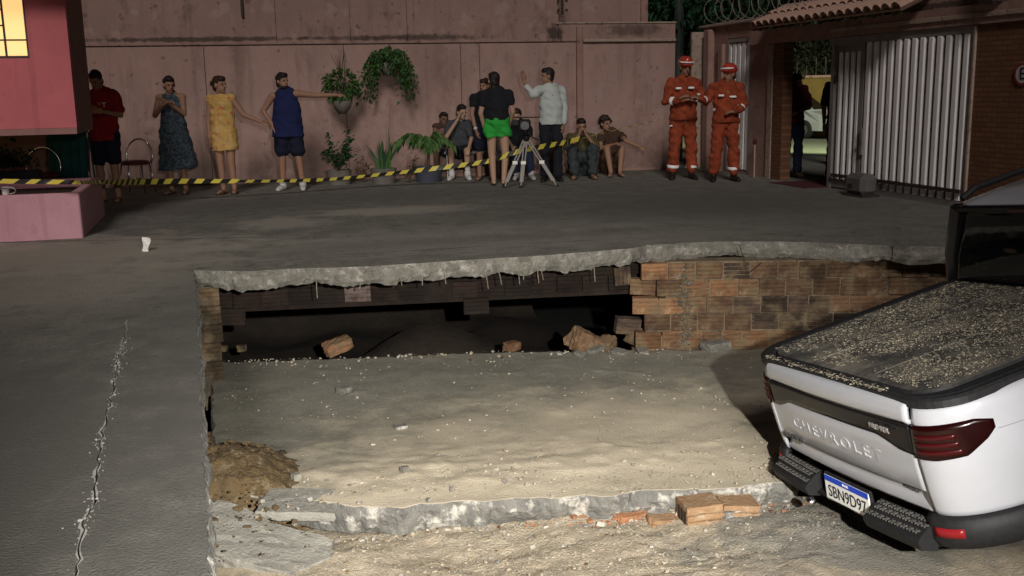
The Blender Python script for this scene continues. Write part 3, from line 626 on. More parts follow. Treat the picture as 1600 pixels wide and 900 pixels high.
mo = thing('gate_motor', 'grey rounded motor box at the foot of the sliding gate', 'gate motor', (GX-.27, 11.22, 0))
bm = BM(); g = box(bm, (0, 0, .15), (.24, .40, .26), bev=.055)
obj('housing', bm, mat('motor_grey', (.14, .13, .125), (.10, .095, .09), 8, .7), mo); bm = BM(); bx(bm, -.13, .13, -.22, .22, 0, .025, .004); obj('base_plate', bm, 'iron', mo); bm = BM(); box(bm, (-.122, .05, .13), (.01, .09, .05)); obj('key_cover', bm, 'iron', mo)
# number sign at the right edge, meter box above
sn = thing('wall_sign', 'round no parking sign with a letter E on the brick at right', 'sign', (GX-.02, 8.885, 1.455))
def disc(bm, r, x0, x1, n=28):
    rings = [[Vector((x, r*math.cos(2*math.pi*k/n), r*math.sin(2*math.pi*k/n))) for k in range(n)] for x in (x0, x1)]
    vs, _ = grid(bm, rings, close_v=True, flip=True); bm.faces.new(vs[0]); bm.faces.new(list(reversed(vs[1])))
bm = BM(); disc(bm, .118, -.015, 0); obj('plate', bm, mat('sign_face', (.45, .42, .4), None, rough=.6), sn); 
bm = BM(); 
for k in range(28):
    a0, a1 = 2*math.pi*k/28, 2*math.pi*(k+1)/28
    q = [bm.verts.new((-.018, r_*math.cos(a), r_*math.sin(a))) for r_, a in ((.092, a0), (.116, a0), (.116, a1), (.092, a1))]; bm.faces.new(q)
obj('ring', bm, 'reflector', sn)
text('lettering', 'E', .17, 'ink', sn, Matrix.Translation((-.018, 0, 0)) @ Matrix(((0, 0, -1, 0), (-1, 0, 0, 0), (0, 1, 0, 0), (0, 0, 0, 1))))
mb = thing('meter_box', 'small dark caged box on the wall above the brickwork', 'meter box', (GX-.1, 9.34, 2.26)); bm = BM(); bx(bm, -.08, .08, -.13, .10, -.07, .35, .01); obj('box', bm, 'iron', mb)
for k in range(5): bm = BM(); bx(bm, -.105, -.085, -.17, .14, -.09+k*.1, -.075+k*.1); obj('cage_bar', bm, 'iron', mb)
M['threshold_red'] = mat('old_red_paint', (.07, .015, .015), None, rough=.7)
pp = thing('water_pipe', 'thin standing pipe with a dark red valve beside the brick pier', 'pipe', (GX-.14, 14.18, 0)); bm = BM(); tube(bm, [(0, 0, 0), (0, 0, .55)], .013, 8); obj('riser', bm, 'coping', pp); bm = BM(); lathe(bm, [(.015, .5), (.032, .52), (.032, .56), (.015, .58)], n=10); obj('valve', bm, 'threshold_red', pp)
# ---- tiled awning over the gate
aw = thing('tiled_awning', 'small clay tiled awning above the gate entrance', 'awning', (GX, 0, 0))
y0, y1 = 13.85, 10.35; NC = 19
bm = BM()
def arcs(r=.085, L=.34, n=6, th=.012):
    bm = BM(); rings = []
    for s_, rr in ((0, r), (L, r*.82)):
        o_ = [Vector((s_, rr*math.cos(a), rr*math.sin(a)*.9)) for a in np.linspace(0, math.pi, n+1)]; i_ = [Vector((s_, (rr-th)*math.cos(a), (rr-th)*math.sin(a)*.9)) for a in np.linspace(math.pi, 0, n+1)]; rings.append(o_+i_)
    vs, _ = grid(bm, rings, close_v=True, flip=False); bm.faces.new(list(reversed(vs[0]))); bm.faces.new(vs[1]); me = bpy.data.meshes.new('roof_tile'); bm.normal_update(); bm.to_mesh(me); bm.free(); me.materials.append(M['tile']); return me
tm = arcs(); sl_ = math.atan2(.215, .5)
for c in range(NC):
    y = y0+(y1-y0)*(c+.5)/NC
    for r in range(2):
        o = bpy.data.objects.new('roof_tile', tm); COL.objects.link(o); o.parent = aw
        o.location = (-.45+r*.27, y+random.uniform(-.008, .008), 2.225+r*.27*math.tan(sl_)+(.018 if r else 0)); o.rotation_euler = (0, -sl_, random.uniform(-.03, .03))
def ap(n, *a): return gp(n, *a, parent=aw)
bm = BM(); grid(bm, [[(-.43, y0, 2.215), (-.43, y1, 2.215)], [(.09, y0, 2.44), (.09, y1, 2.44)], [(.09, y0, 2.42), (.09, y1, 2.42)], [(-.43, y0, 2.195), (-.43, y1, 2.195)]], close_u=True); obj('roof_deck', bm, 'tile', aw)
bm = BM(); tube(bm, [(.10, y0, 2.47), (.10, y1, 2.47)], .07, 10); obj('ridge_cap', bm, 'coping', aw)
for k in range(9): y = y0-.2-(y0-y1-.4)*k/8; bm = BM(); box(bm, (-.20, y, 2.262), (.46, .05, .05), Matrix.Rotation(-sl_, 3, 'Y')); obj('rafter', bm, 'stem', aw)
# ---- concertina wire along the wall top
bm = BM(); c = []
for k in range(11*22):
    a = k/22*2*math.pi; y = 16.1-3.3*k/(11*22); c.append((.06+.20*math.cos(a), y+.05*math.sin(a*.5), 2.60+.20*math.sin(a)))
tube(bm, c, .0065, 5); o = tag(obj('razor_wire', bm, 'wire', loc=(GX, 0, 0)), 'coiled razor wire strung along the wall top left of the awning', 'razor wire')
M['seamgrey'] = mat('seam_grey', (.22, .22, .235), None, rough=.5)
# ================================================================== THE PICKUP
tk = thing('pickup_truck', 'white pickup truck tipped nose up with its tail sunk beside the broken slab', 'pickup truck')
def Ry(a): return Matrix.Rotation(a, 3, 'Y')
tk.matrix_world = Matrix.Translation((3.0232, 4.1366, -1.1017)) @ (Matrix.Rotation(R(-90.7376), 3, 'Z') @ Matrix.Rotation(R(14.833), 3, 'X') @ Ry(R(-6.7863))).to_4x4()
tk.name = 'pickup_truck'
def plan(s):
    """right half of the plan outline: s 0..1 tailgate centre to seam, 1..2 rear corner, 2..3 flank; returns point and outward normal"""
    if s <= 1: x = .655*s; return Vector((x, .022*s*s, 0)), Vector((.05*s, -1, 0)).normalized()
    if s <= 2:
        a = (s-1)*math.pi/2; return Vector((.655+.245*math.sin(a)**.92, .022+.42*(1-math.cos(a)), 0)), Vector((math.sin(a)+.05, -math.cos(a)*.75, 0)).normalized()
    t = s-2; return Vector((.90+.012*math.sin(t*3), .442+t*3.6, 0)), Vector((1, 0, 0))
def prof_side(z): return float(np.interp(z, [.30, .42, .55, .70, .84, .95, 1.04, 1.085, 1.105, 1.115], [-.10, -.05, -.012, .004, .010, .002, -.010, -.022, -.035, -.06]))
def prof_gate(z): return float(np.interp(z, [.575, .60, .635, .668, .70, .86, .90, .918, .922, 1.008, 1.012, 1.03, 1.085, 1.105, 1.115], [-.03, -.012, -.03, -.035, .002, .008, .006, -.004, -.022, -.022, .002, .012, .004, -.015, -.045]))
def shell(name, s0, s1, n, zf, prof, m, mirror=False, off=0, parent=tk, thick=0, smooth=True):
    bm = BM(); rows = []
    for i in range(n+1):
        s = s0+(s1-s0)*i/n; p, nr = plan(abs(s)); 
        if s < 0: p = Vector((-p.x, p.y, 0)); nr = Vector((-nr.x, nr.y, 0))
        if mirror: p = Vector((-p.x, p.y, 0)); nr = Vector((-nr.x, nr.y, 0))
        zs_ = zf(s); rows.append([p+nr*(prof(z)+off)+Vector((0, 0, z)) for z in zs_])
    grid(bm, rows, flip=mirror); 
    o = obj(name, bm, m, parent, smooth)
    if thick:
        md = o.modifiers.new('thickness', 'SOLIDIFY'); md.thickness = thick; md.offset = -1
    return o
ZG = [.575, .60, .635, .668, .70, .78, .86, .90, .918, .922, .965, 1.008, 1.012, 1.03, 1.06, 1.085, 1.105, 1.115]
tg = shell('tailgate', -.992, .992, 40, lambda s: ZG, prof_gate, 'carwhite', thick=.02)
ZS = [.30, .42, .50, .55, .62, .70, .78, .84, .90, .95, 1.0, 1.04, 1.085, 1.105, 1.115]
for mr in (False, True):
    shell('rear_quarter', 1.008, 2.30, 26, lambda s: [z for z in np.linspace(.585, 1.115, 16)], prof_side, 'carwhite', mr, thick=.015)
    # flank with an arch over the wheel
    def zflank(s):
        y = plan(s)[0].y; d = abs(y-1.0)
        return np.linspace(max(.36, .36+math.sqrt(max(0, .43**2-d*d))) if d < .43 else .36, 1.10, 14)
    def zbody(s):
        y = plan(s)[0].y
        lo = .585 if y < .6 else .40
        for wy in (.86, 3.66):
            d = abs(y-wy)
            if d < .44: lo = max(lo, .33+math.sqrt(.44**2-d*d))
        top = 1.115 if y < 1.42 else float(np.interp(y, [1.42, 1.5, 3.2, 3.9, 4.3], [1.115, 1.05, 1.02, .98, .86]))
        return np.linspace(lo, top, 14)
    fl = shell('body_side', 2.0, 3.05, 60, zbody, prof_side, 'carwhite', mr, off=-.001, thick=.012)
    cl_ = shell('arch_cladding', 2.03, 2.24, 24, lambda s: (lambda lo: np.linspace(lo-.05, lo+.03, 4))(zbody(s)[0]), prof_side, 'black', mr, off=.012, thick=.03)
    # tail lamp wrapping the corner
    def zl(s): return np.linspace(float(np.interp(s, [.99, 1.25, 1.5, 1.66, 1.72], [.868, .862, .872, .93, .965])), float(np.interp(s, [.99, 1.6, 1.72], [1.012, 1.018, 1.0])), 7)
    lp_ = shell('tail_lamp', 1.012, 1.72, 22, zl, prof_side, 'lamp', mr, off=.012, thick=.02)
    for z0 in (.885, .918, .952): shell('light_bar', 1.06, 1.47-.5*(z0-.9), 12, lambda s: np.linspace(z0, z0+.022, 3), prof_side, 'lampbar', mr, off=.0155, parent=lp_, thick=.002)
for mr in (False, True): shell('body_crease', 1.74, 2.5, 16, lambda s: np.linspace(.951, .9535, 2), prof_side, 'seamgrey', mr, off=.0012, parent=tk, thick=.001); shell('seam', 2.30, 2.304, 1, lambda s: np.linspace(.62, 1.10, 9), prof_side, 'black', mr, off=.001, thick=.001)
# black strip across the tailgate
def zst(s): a = abs(s); return np.linspace(float(np.interp(a, [0, .62, .84, .99], [.925, .922, .875, .868])), 1.010, 6)
st = shell('black_strip', -.988, .988, 50, zst, lambda z: -.012, 'blackgl', off=.022, parent=tg, thick=.006)
TM = Matrix(((1, 0, 0, 0), (0, 0, -1, 0), (0, 1, 0, 0), (0, 0, 0, 1)))
text('lettering', 'CHEVROLET', .088, 'carwhite', tg, Matrix.Translation((-.03, -.0065, .80)) @ TM, .0028, xs=1.36, sp=1.36, bend=-.03)
text('lettering', 'PREMIER', .036, 'badge', tg, Matrix.Translation((.46, -.018, .968)) @ TM, .003, xs=1.15)
text('lettering', 'MONTANA', .034, 'darkbadge', tg, Matrix.Translation((-.49, .004, .698)) @ TM, .004, xs=1.35)
text('lettering', 'TURBO', .034, 'darkbadge', tg, Matrix.Translation((.50, .040, .668)) @ TM, .004, xs=1.2)
# rear bumper, step pads, plate
def bump(name, s0, s1, zz, oo, m, n=14, mirror=False, parent=tk, thick=.03): return shell(name, s0, s1, n, lambda s: zz, lambda z: float(np.interp(z, zz, oo)), m, mirror, parent=parent, thick=thick)
rb = bump('rear_bumper', -1.0, 1.0, [.42, .44, .46, .475], [-.06, .03, .055, .03], 'black', 30)
for mr in (False, True):
    sg_ = 1 if not mr else -1
    bump('bumper_corner', .97, 2.06, [.425, .455, .49, .54, .585, .600], [-.05, .018, .036, .036, .022, .0], 'black', 16, mr, rb)
    rf = bump('reflector', 1.06, 1.34, [.515, .555], [.041, .036], 'reflector', 6, mr, rb, .004)
    # step pad: sloping top plate with raised lozenges
    bm = BM(); rows = []
    for i in range(9):
        x = sg_*(.27+.40*i/8); yy = .022*(x/.655)**2; rows.append([Vector((x, yy+.005, .560)), Vector((x, yy-.05, .548)), Vector((x, yy-.105, .515)), Vector((x, yy-.115, .50)), Vector((x, yy-.105, .46)), Vector((x, yy-.03, .43))])
    vs, _ = grid(bm, rows, flip=sg_ < 0); bm.faces.new(vs[0][::-1] if sg_ > 0 else vs[0]); bm.faces.new(vs[-1] if sg_ > 0 else vs[-1][::-1])
    pd = obj('step_pad', bm, 'black', rb)
    bm = BM()
    for i in range(9):
        for j in range(3):
            x = sg_*(.295+.042*i+(.02 if j % 2 else 0)); yy = .022*(x/.655)**2-.015-.034*j; zc = .5585-.20*(-yy+.0)-(.012 if j == 2 else 0)
            for q in (1, -1): box(bm, (x, yy, zc+.001), (.034, .006, .008), Matrix.Rotation(q*.75, 3, 'Z') @ Matrix.Identity(3))
    o = obj('grip_pattern', bm, mat('pad_dust', (.10, .095, .085), (.05, .048, .045), 30, .9) if 'paddust' not in M else M['paddust'], pd)
bm = BM(); box(bm, (.03, -.022, .515), (.42, .02, .16), bev=.006); pc = obj('plate_recess', bm, 'black', rb)
pr_ = Matrix.Translation((.03, -.040, .520)) @ Matrix.Rotation(R(-8), 4, 'X')
bm = BM(); box(bm, (0, 0, 0), (.40, .006, .13)); lic = obj('licence_plate', bm, 'plate', tk); lic.matrix_local = pr_
bm = BM(); box(bm, (0, -.0035, .050), (.396, .004, .028)); obj('blue_band', bm, 'plateblue', lic)
text('lettering', 'SBN9D97', .088, 'ink', lic, Matrix.Translation((0, -.0042, -.016)) @ TM, .0008, xs=.98)
text('lettering', 'BRASIL', .018, 'plate', lic, Matrix.Translation((0, -.0062, .050)) @ TM, .0005)
bm = BM(); lathe(bm, [(.02, -.02), (.032, 0), (.02, .02)], n=10); obj('tow_ball', bm, 'chrome', rb, True, (-.215, -.125, .45))
# bed cover with frame, ribs, dry debris
bm = BM(); CVX, Y0, Y1 = .735, .075, 1.34
def rr(z, ix, iy, n=10):
    out = []; x1, ya, yb, rad = CVX-ix, Y0+iy, Y1-max(0, iy)*.4, max(.04, .17-max(ix, iy)*.6)
    for (cx, cy, a0) in ((x1-rad, ya+rad, -90), (x1-.03, yb-.03, 0), (-x1+.03, yb-.03, 90), (-x1+rad, ya+rad, 180)):
        rd = rad if cy < .6 else .03
        for k in range(n): a = R(a0+90*k/(n-1)); out.append(Vector((cx+rd*math.cos(a), cy+rd*math.sin(a), z)))
    return out
loops_ = [rr(1.09, -.122, -.045), rr(1.120, -.118, -.042), rr(1.130, -.105, -.03), rr(1.130, -.012, -.012), rr(1.118, -.004, -.004), rr(1.118, .004, .004), rr(1.136, .014, .014), rr(1.138, .06, .06)]
vs, fs = grid(bm, loops_, close_v=True); bm.faces.new(vs[-1])
for k, f in enumerate(fs): f.material_index = 1 if k//40 < 6 else 0
bc = obj('bed_cover', bm, ['cover', 'black'], tk)
bm = BM(); vs, _ = grid(bm, [rr(1.1295, -.085, -.030), rr(1.1335, -.075, -.026), rr(1.1335, -.022, -.018), rr(1.1295, -.014, -.013)], close_v=True); obj('cover_seal', bm, 'black', bc)
for xk in (-.25, .25): bm = BM(); box(bm, (xk, .70, 1.1395), (.02, 1.1, .004)); obj('cover_rib', bm, 'cover', bc)
V = []; F = []; mi = []
for k in range(20000):
    if k < 18600:
        x = random.uniform(-.70, .70); y = random.uniform(.12, 1.33); z = 1.1405
        w = .42+.8*fn(x, y, 3, 3.0)+.5*fn(x, y, 8, 12)+.28*min(1, (y-.1)/.5)-.32*max(0, (-x-.2))-.28*max(0, .35-y)
        if random.random() > w*1.05: continue
    else:
        x = random.uniform(-.66, .5); y = .045+random.gauss(0, .012); z = 1.131
        if random.random() > .5+.5*fn(x, 1, 1, 4): continue
    L = .0018+.0085*random.random()**1.8+(.008*random.random() if random.random() < .05 else 0); w_ = L*random.uniform(.15, .7); a = random.uniform(0, 6.28); t1, t2 = random.uniform(-.35, .35), random.uniform(0, .004)
    ux, uy = math.cos(a), math.sin(a); b = len(V)
    V += [(x-ux*L, y-uy*L, z+t2), (x-uy*w_, y+ux*w_, z+.002), (x+ux*L, y+uy*L, z+.0045*random.random()), (x+uy*w_, y-ux*w_, z+.0015)]; F.append((b, b+1, b+2, b+3)); mi.append(0 if random.random() < .8 else 1)
me = bpy.data.meshes.new('dry_debris'); me.from_pydata(V, [], F); o = obj('dry_debris', me, ['leafdeb1', 'leafdeb2'], bc); me.polygons.foreach_set('material_index', mi); o['kind'] = 'stuff'
# inner bed / underbody
bm = BM(); bx(bm, -.78, .78, .5, 4.1, .36, .62); bx(bm, -.72, .72, .08, 1.33, .62, 1.08); obj('underbody', bm, 'black', tk)
# cab: greenhouse loft
def ring(hw, yb, yf, z, n=6, rad=.12):
    out = []
    for (cx, cy, a0) in ((hw-rad, yb+rad, -90), (hw-rad, yf-rad, 0), (-hw+rad, yf-rad, 90), (-hw+rad, yb+rad, 180)):
        for k in range(n): a = R(a0+90*k/(n-1)); out.append(Vector((cx+rad*math.cos(a), cy+rad*math.sin(a), z)))
    return out
bm = BM(); vs, fs = grid(bm, [ring(.86, 1.36, 3.35, 1.03), ring(.845, 1.365, 3.30, 1.10), ring(.80, 1.385, 3.0, 1.28), ring(.70, 1.42, 2.52, 1.50), ring(.675, 1.435, 2.46, 1.545)], close_v=True); cabg = obj('cab_glass', bm, 'glass', tk, True)
bm = BM(); vs, fs = grid(bm, [ring(.685, 1.425, 2.50, 1.525), ring(.695, 1.40, 2.49, 1.555), ring(.66, 1.425, 2.45, 1.585), ring(.56, 1.52, 2.35, 1.612), ring(.3, 1.75, 2.1, 1.62)], close_v=True); bm.faces.new(vs[-1]); rfm = obj('roof', bm, 'carwhite', tk, True)
for s_ in (-1, 1):
    bm = BM(); tube(bm, [(s_*.655, 1.46, 1.60), (s_*.66, 1.56, 1.635), (s_*.66, 2.2, 1.645), (s_*.655, 2.35, 1.60)], .02, 6); obj('roof_rail', bm, 'black', rfm)
    bm = BM(); tube(bm, [(s_*.84, 1.42, 1.08), (s_*.80, 1.43, 1.28), (s_*.69, 1.46, 1.55)], .055, 8); obj('rear_pillar', bm, 'blackgl', tk)
    bm = BM(); tube(bm, [(s_*.85, 3.2, 1.08), (s_*.68, 2.45, 1.55)], .035, 6); obj('front_pillar', bm, 'carwhite', tk)
    bm = BM(); box(bm, (s_*.985, 3.0, 1.10), (.17, .08, .13), bev=.03); obj('door_mirror', bm, 'carwhite', tk)
bm = BM(); grid(bm, [[(-.72, 1.375, 1.13), (-.60, 1.425, 1.52)], [(.72, 1.375, 1.13), (.60, 1.425, 1.52)]]); obj('rear_window', bm, 'glass', tk)
bm = BM(); bx(bm, -.80, .80, 1.352, 1.42, .9, 1.13); obj('cab_back', bm, 'black', tk)
bm = BM(); bx(bm, -.64, .64, 1.388, 1.43, 1.535, 1.575, .01); obj('spoiler_lip', bm, 'blackgl', rfm)
bm = BM(); bx(bm, .02-.22, .22, 1.378, 1.392, 1.545, 1.558); obj('stop_lamp', bm, 'lampbar', rfm)
# bonnet, nose
bm = BM(); rows = []
for i in range(13):
    x = -.86+1.72*i/12; k = 1-(abs(x)/.88)**4; rows.append([Vector((x, y, z+.03*k)) for y, z in ((3.2, 1.02), (3.6, 1.0), (4.0, .96), (4.3, .86), (4.42*1-.10*(x/.86)**2, .70), (4.45-.16*(x/.86)**2, .50), (4.40-.16*(x/.86)**2, .32))])
grid(bm, rows); obj('bonnet', bm, 'carwhite', tk, True)
bm = BM(); box(bm, (0, 4.40, .66), (1.1, .10, .22), bev=.03); obj('grille', bm, 'black', tk)
for s_ in (-1, 1): bm = BM(); box(bm, (s_*.68, 4.26, .80), (.30, .16, .07), bev=.02); obj('headlight', bm, 'chrome', tk)
for (x, y) in ((.77, .86), (-.77, .86), (.77, 3.66), (-.77, 3.66)):
    sd = 1 if x > 0 else -1
    bm = BM(); lathe(bm, [(.20, -.10), (.32, -.105), (.345, -.085), (.345, .085), (.32, .105), (.20, .10), (.20, -.10)], n=30, cap=False); w = obj('wheel', bm, 'tyre', tk, True, (x, y, .345), (0, math.pi/2, 0))
    bm = BM(); lathe(bm, [(.20, -.09), (.205, .09), (.185, .085), (.17, .02*sd), (.05, .06*sd), (.0001, .065*sd)], n=30, cap=False)
    for k in range(5): a = k*2*math.pi/5; box(bm, (.12*math.cos(a), .12*math.sin(a), .07*sd), (.15, .04, .03), Matrix.Rotation(a, 3, 'Z'))
    obj('rim', bm, 'rim', w)
# ================================================================== PEOPLE
def cap(bm, a, b, ra, rb, side=None, dep=1.0, flat=False, n=12):
    """tapered limb between two points; side = direction of the wide axis, dep squashes the other axis; flat ends for hems"""
    a = Vector(a); b = Vector(b); w = b-a; L = w.length; w = w/L if L > 1e-6 else Vector((0, 0, 1))
    u = Vector(side) if side is not None else (Vector((1, 0, 0)) if abs(w.x) < .9 else Vector((0, 1, 0)))
    u = (u-w*u.dot(w)).normalized(); v = w.cross(u)
    sec = []
    if flat: sec = [(a, ra), (b, rb)]
    else:
        for t in (-80, -50, -22, 0): sec.append((a+w*ra*math.sin(R(t))*min(1, dep+.2), ra*math.cos(R(t))))
        for t in (0, 22, 50, 80): sec.append((b+w*rb*math.sin(R(t))*min(1, dep+.2), rb*math.cos(R(t))))
    rows = [[c+(u*math.cos(2*math.pi*k/n)+v*math.sin(2*math.pi*k/n)*dep)*r for k in range(n)] for c, r in sec]
    vs, _ = grid(bm, rows, close_v=True, flip=False)
    bm.faces.new(vs[0][::-1]); bm.faces.new(vs[-1])
def ell(bm, c, rx, ry, rz, basis, n=10):
    rows = []
    for t in np.linspace(-84, 84, 8):
        z = math.sin(R(t)); q = math.cos(R(t)); rows.append([Vector(c)+basis @ Vector((rx*q*math.cos(2*math.pi*k/n), ry*q*math.sin(2*math.pi*k/n), rz*z)) for k in range(n)])
    vs, _ = grid(bm, rows, close_v=True); bm.faces.new(vs[0][::-1]); bm.faces.new(vs[-1])
PENDING = []
def meld(name, bm, m, parent, voxel=.009, smooth=5, fold=0, seed=0):
    """join overlapping limbs into one continuous skin (voxel union, then relaxed)"""
    me = bpy.data.meshes.new(name); bmesh.ops.recalc_face_normals(bm, faces=bm.faces); bm.to_mesh(me); bm.free()
    o = bpy.data.objects.new(name, me); COL.objects.link(o)
    r = o.modifiers.new('r', 'REMESH'); r.mode = 'VOXEL'; r.voxel_size = voxel; r.use_smooth_shade = True
    if smooth: s_ = o.modifiers.new('s', 'SMOOTH'); s_.iterations = smooth; s_.factor = .5
    PENDING.append((o, name, m, parent, fold, seed)); return o
def flush():
    bpy.context.view_layer.update(); dg = bpy.context.evaluated_depsgraph_get(); res = []
    for (o, name, m, parent, fold, seed) in PENDING:
        me = bpy.data.meshes.new_from_object(o.evaluated_get(dg))
        if fold:
            n_ = len(me.vertices); co = np.empty(n_*3); no = np.empty(n_*3); me.vertices.foreach_get('co', co); me.vertices.foreach_get('normal', no); co = co.reshape(-1, 3); no = no.reshape(-1, 3)
            ph = seed*1.7
            f_ = np.sin(co[:, 0]*38+ph+3*np.sin(co[:, 2]*9+ph))*.5+np.sin(co[:, 1]*30+co[:, 2]*26+ph*2+2*np.sin(co[:, 0]*14))*.5+.6*np.sin(co[:, 2]*55+co[:, 0]*22+ph)*np.sin(co[:, 0]*17+ph)
            co += no*(f_*fold*2.2)[:, None]; me.vertices.foreach_set('co', co.ravel())
        bpy.data.objects.remove(o); res.append(obj(name, me, m, parent, True))
    PENDING.clear(); return res
def hand(bm, wr, d, up, s=1.0, curl=.35, left=False):
    """palm, four unequal bent fingers, thumb from the side of the palm; d = hand direction, up = back of the hand"""
    d = Vector(d).normalized(); up = Vector(up); up = (up-d*up.dot(d)).normalized(); sd = d.cross(up)*(1 if left else -1); wr = Vector(wr)
    cap(bm, wr+d*.015*s, wr+d*.075*s, .030*s, .038*s, sd, .5)
    for k, (off, L) in enumerate(((-.028, .068), (-.0095, .078), (.0095, .074), (.027, .058))):
        p0 = wr+d*.085*s+sd*off*s; d1 = (d*math.cos(curl*.7)-up*math.sin(curl*.7)+sd*off*2.5).normalized(); p1 = p0+d1*L*.5*s
        d2 = (d*math.cos(curl*2)-up*math.sin(curl*2)+sd*off*1.5).normalized(); p2 = p1+d2*L*.5*s
        cap(bm, p0, p1, .0105*s, .0098*s, n=8); cap(bm, p1, p2, .0098*s, .0082*s, n=8)
    t0 = wr+d*.030*s-sd*.028*s; t1 = t0+(d*.75-sd*.65-up*.2).normalized()*.036*s; t2 = t1+(d*.95-sd*.15-up*.25).normalized()*.032*s
    cap(bm, t0, t1, .0135*s, .0115*s, n=8); cap(bm, t1, t2, .0115*s, .009*s, n=8)
def basis_of(f, up=(0, 0, 1)):
    f = Vector(f).normalized(); up = Vector(up); r_ = up.cross(f).normalized()*1; u = f.cross(r_).normalized()
    return Matrix((r_, f, u)).transposed()        # columns: right*, forward, up
def person(label, cat, px, pyx, J, skin='skin', hair=('short', 'hair'), face=(0, -1, 0), tilt=(0, 0, 1), k=1.0, group='bystanders in the yard', z0=0.0, hands=(.4, .4), hdir=(None, None), hup=(None, None), feet='bare', footdir=(None, None), wear=(), sh=1.0, bust=0, helmet=False, loc=None):
    """J: joints relative to the feet in metres, x right in the photo, y away, z up; L/R = left/right in the photo"""
    base = pz(px, pyx, z0) if loc is None else Vector(loc)
    t = thing('person', label, cat, base, -YAW, group)
    P = {a: Vector(b)*k for a, b in J.items()}
    hc, nk, pel = P['head'], P['neck'], P['pelvis']
    B = basis_of(face, tilt); F = B.col[1].to_3d() if hasattr(B.col[1], 'to_3d') else Vector(B.col[1]); U = Vector(B.col[2]); Rr = Vector(B.col[0])
    bm = BM(); q = k*1.0
    ell(bm, hc+U*.022*q-F*.008*q, .074*q, .092*q, .098*q, B); ell(bm, hc-U*.045*q+F*.020*q, .058*q, .068*q, .068*q, B)      # skull, jaw
    cap(bm, hc+U*.012*q+F*.086*q, hc-U*.022*q+F*.106*q, .010*q, .017*q, n=8)                                              # nose
    ell(bm, hc-U*.058*q+F*.075*q, .025*q, .016*q, .012*q, B); ell(bm, hc-U*.095*q+F*.062*q, .024*q, .018*q, .016*q, B)      # lips, chin
    ell(bm, hc+U*.028*q+F*.076*q, .052*q, .014*q, .012*q, B)                                                              # brow
    for s_ in (-1, 1): ell(bm, hc+Rr*s_*.076*q-F*.005*q-U*.005*q, .012*q, .022*q, .032*q, B)                              # ears
    cap(bm, hc-U*.05*q-F*.015*q, nk-Vector((0, 0, .03*q)), .052*q, .060*q)
    sl, sr = P['shL'], P['shR']; sax = (sr-sl).normalized(); hl, hr = P['hipL'], P['hipR']; hax = (hr-hl).normalized()
    chest = nk.lerp(pel, .30); waist = nk.lerp(pel, .68)
    cap(bm, nk.lerp(pel, .10), chest, .118*q*sh, .152*q*sh, sax, .62); cap(bm, chest, waist, .150*q*sh, .128*q*sh, sax, .68); cap(bm, waist, pel, .128*q*sh, .158*q*sh, hax, .72)
    cap(bm, sl, sr, .056*q, .056*q)
    if False:
        fw = sax.cross(Vector((0, 0, 1))); fw = fw if fw.dot(F) > 0 else -fw
        for s_ in (-1, 1): ell(bm, chest+sax*s_*.065*q+fw*.075*q, .062*q, .062*q, .06*q, Matrix.Identity(3))
    for s_, S_, E_, W_, h_ in ((0, 'shL', 'elL', 'wrL', 0), (1, 'shR', 'elR', 'wrR', 1)):
        cap(bm, P[S_], P[E_], .050*q*sh**.5, .038*q); cap(bm, P[E_], P[W_], .038*q, .026*q)
        d = Vector(hdir[h_]) if hdir[h_] else (P[W_]-P[E_]); up = Vector(hup[h_]) if hup[h_] else Vector((0, -.3, 1)) if abs(d.normalized().z) < .8 else Vector((1 if h_ else -1, -.4, 0))
        hand(bm, P[W_], d, up, q*1.05, hands[h_], left=(h_ == 0))
    for H_, K_, A_, f_ in (('hipL', 'knL', 'anL', 0), ('hipR', 'knR', 'anR', 1)):
        cap(bm, P[H_], P[K_], .082*q*sh**.5, .056*q); cap(bm, P[K_], P[A_], .055*q, .037*q)
        c_ = P[K_].lerp(P[A_], .28); ell(bm, c_+Vector((0, .012, 0)), .054*q, .056*q, .11*q, Matrix.Identity(3))
        fd = Vector(footdir[f_]) if footdir[f_] else Vector((-.2 if f_ == 0 else .2, -1, 0)); fd.normalize(); sdv = Vector((-fd.y, fd.x, 0))
        if feet == 'bare' or feet == 'sandal':
            cap(bm, P[A_]+Vector((0, 0, -.04*q))-fd*.03*q, P[A_]+fd*.13*q+Vector((0, 0, -.055*q)), .034*q, .034*q, sdv, .7)
            cap(bm, P[A_]+fd*.13*q+Vector((0, 0, -.055*q)), P[A_]+fd*.18*q+Vector((0, 0, -.062*q)), .036*q, .026*q, sdv, .5)
    meld('body', bm, skin, t, .0085, 4)
    sole = []
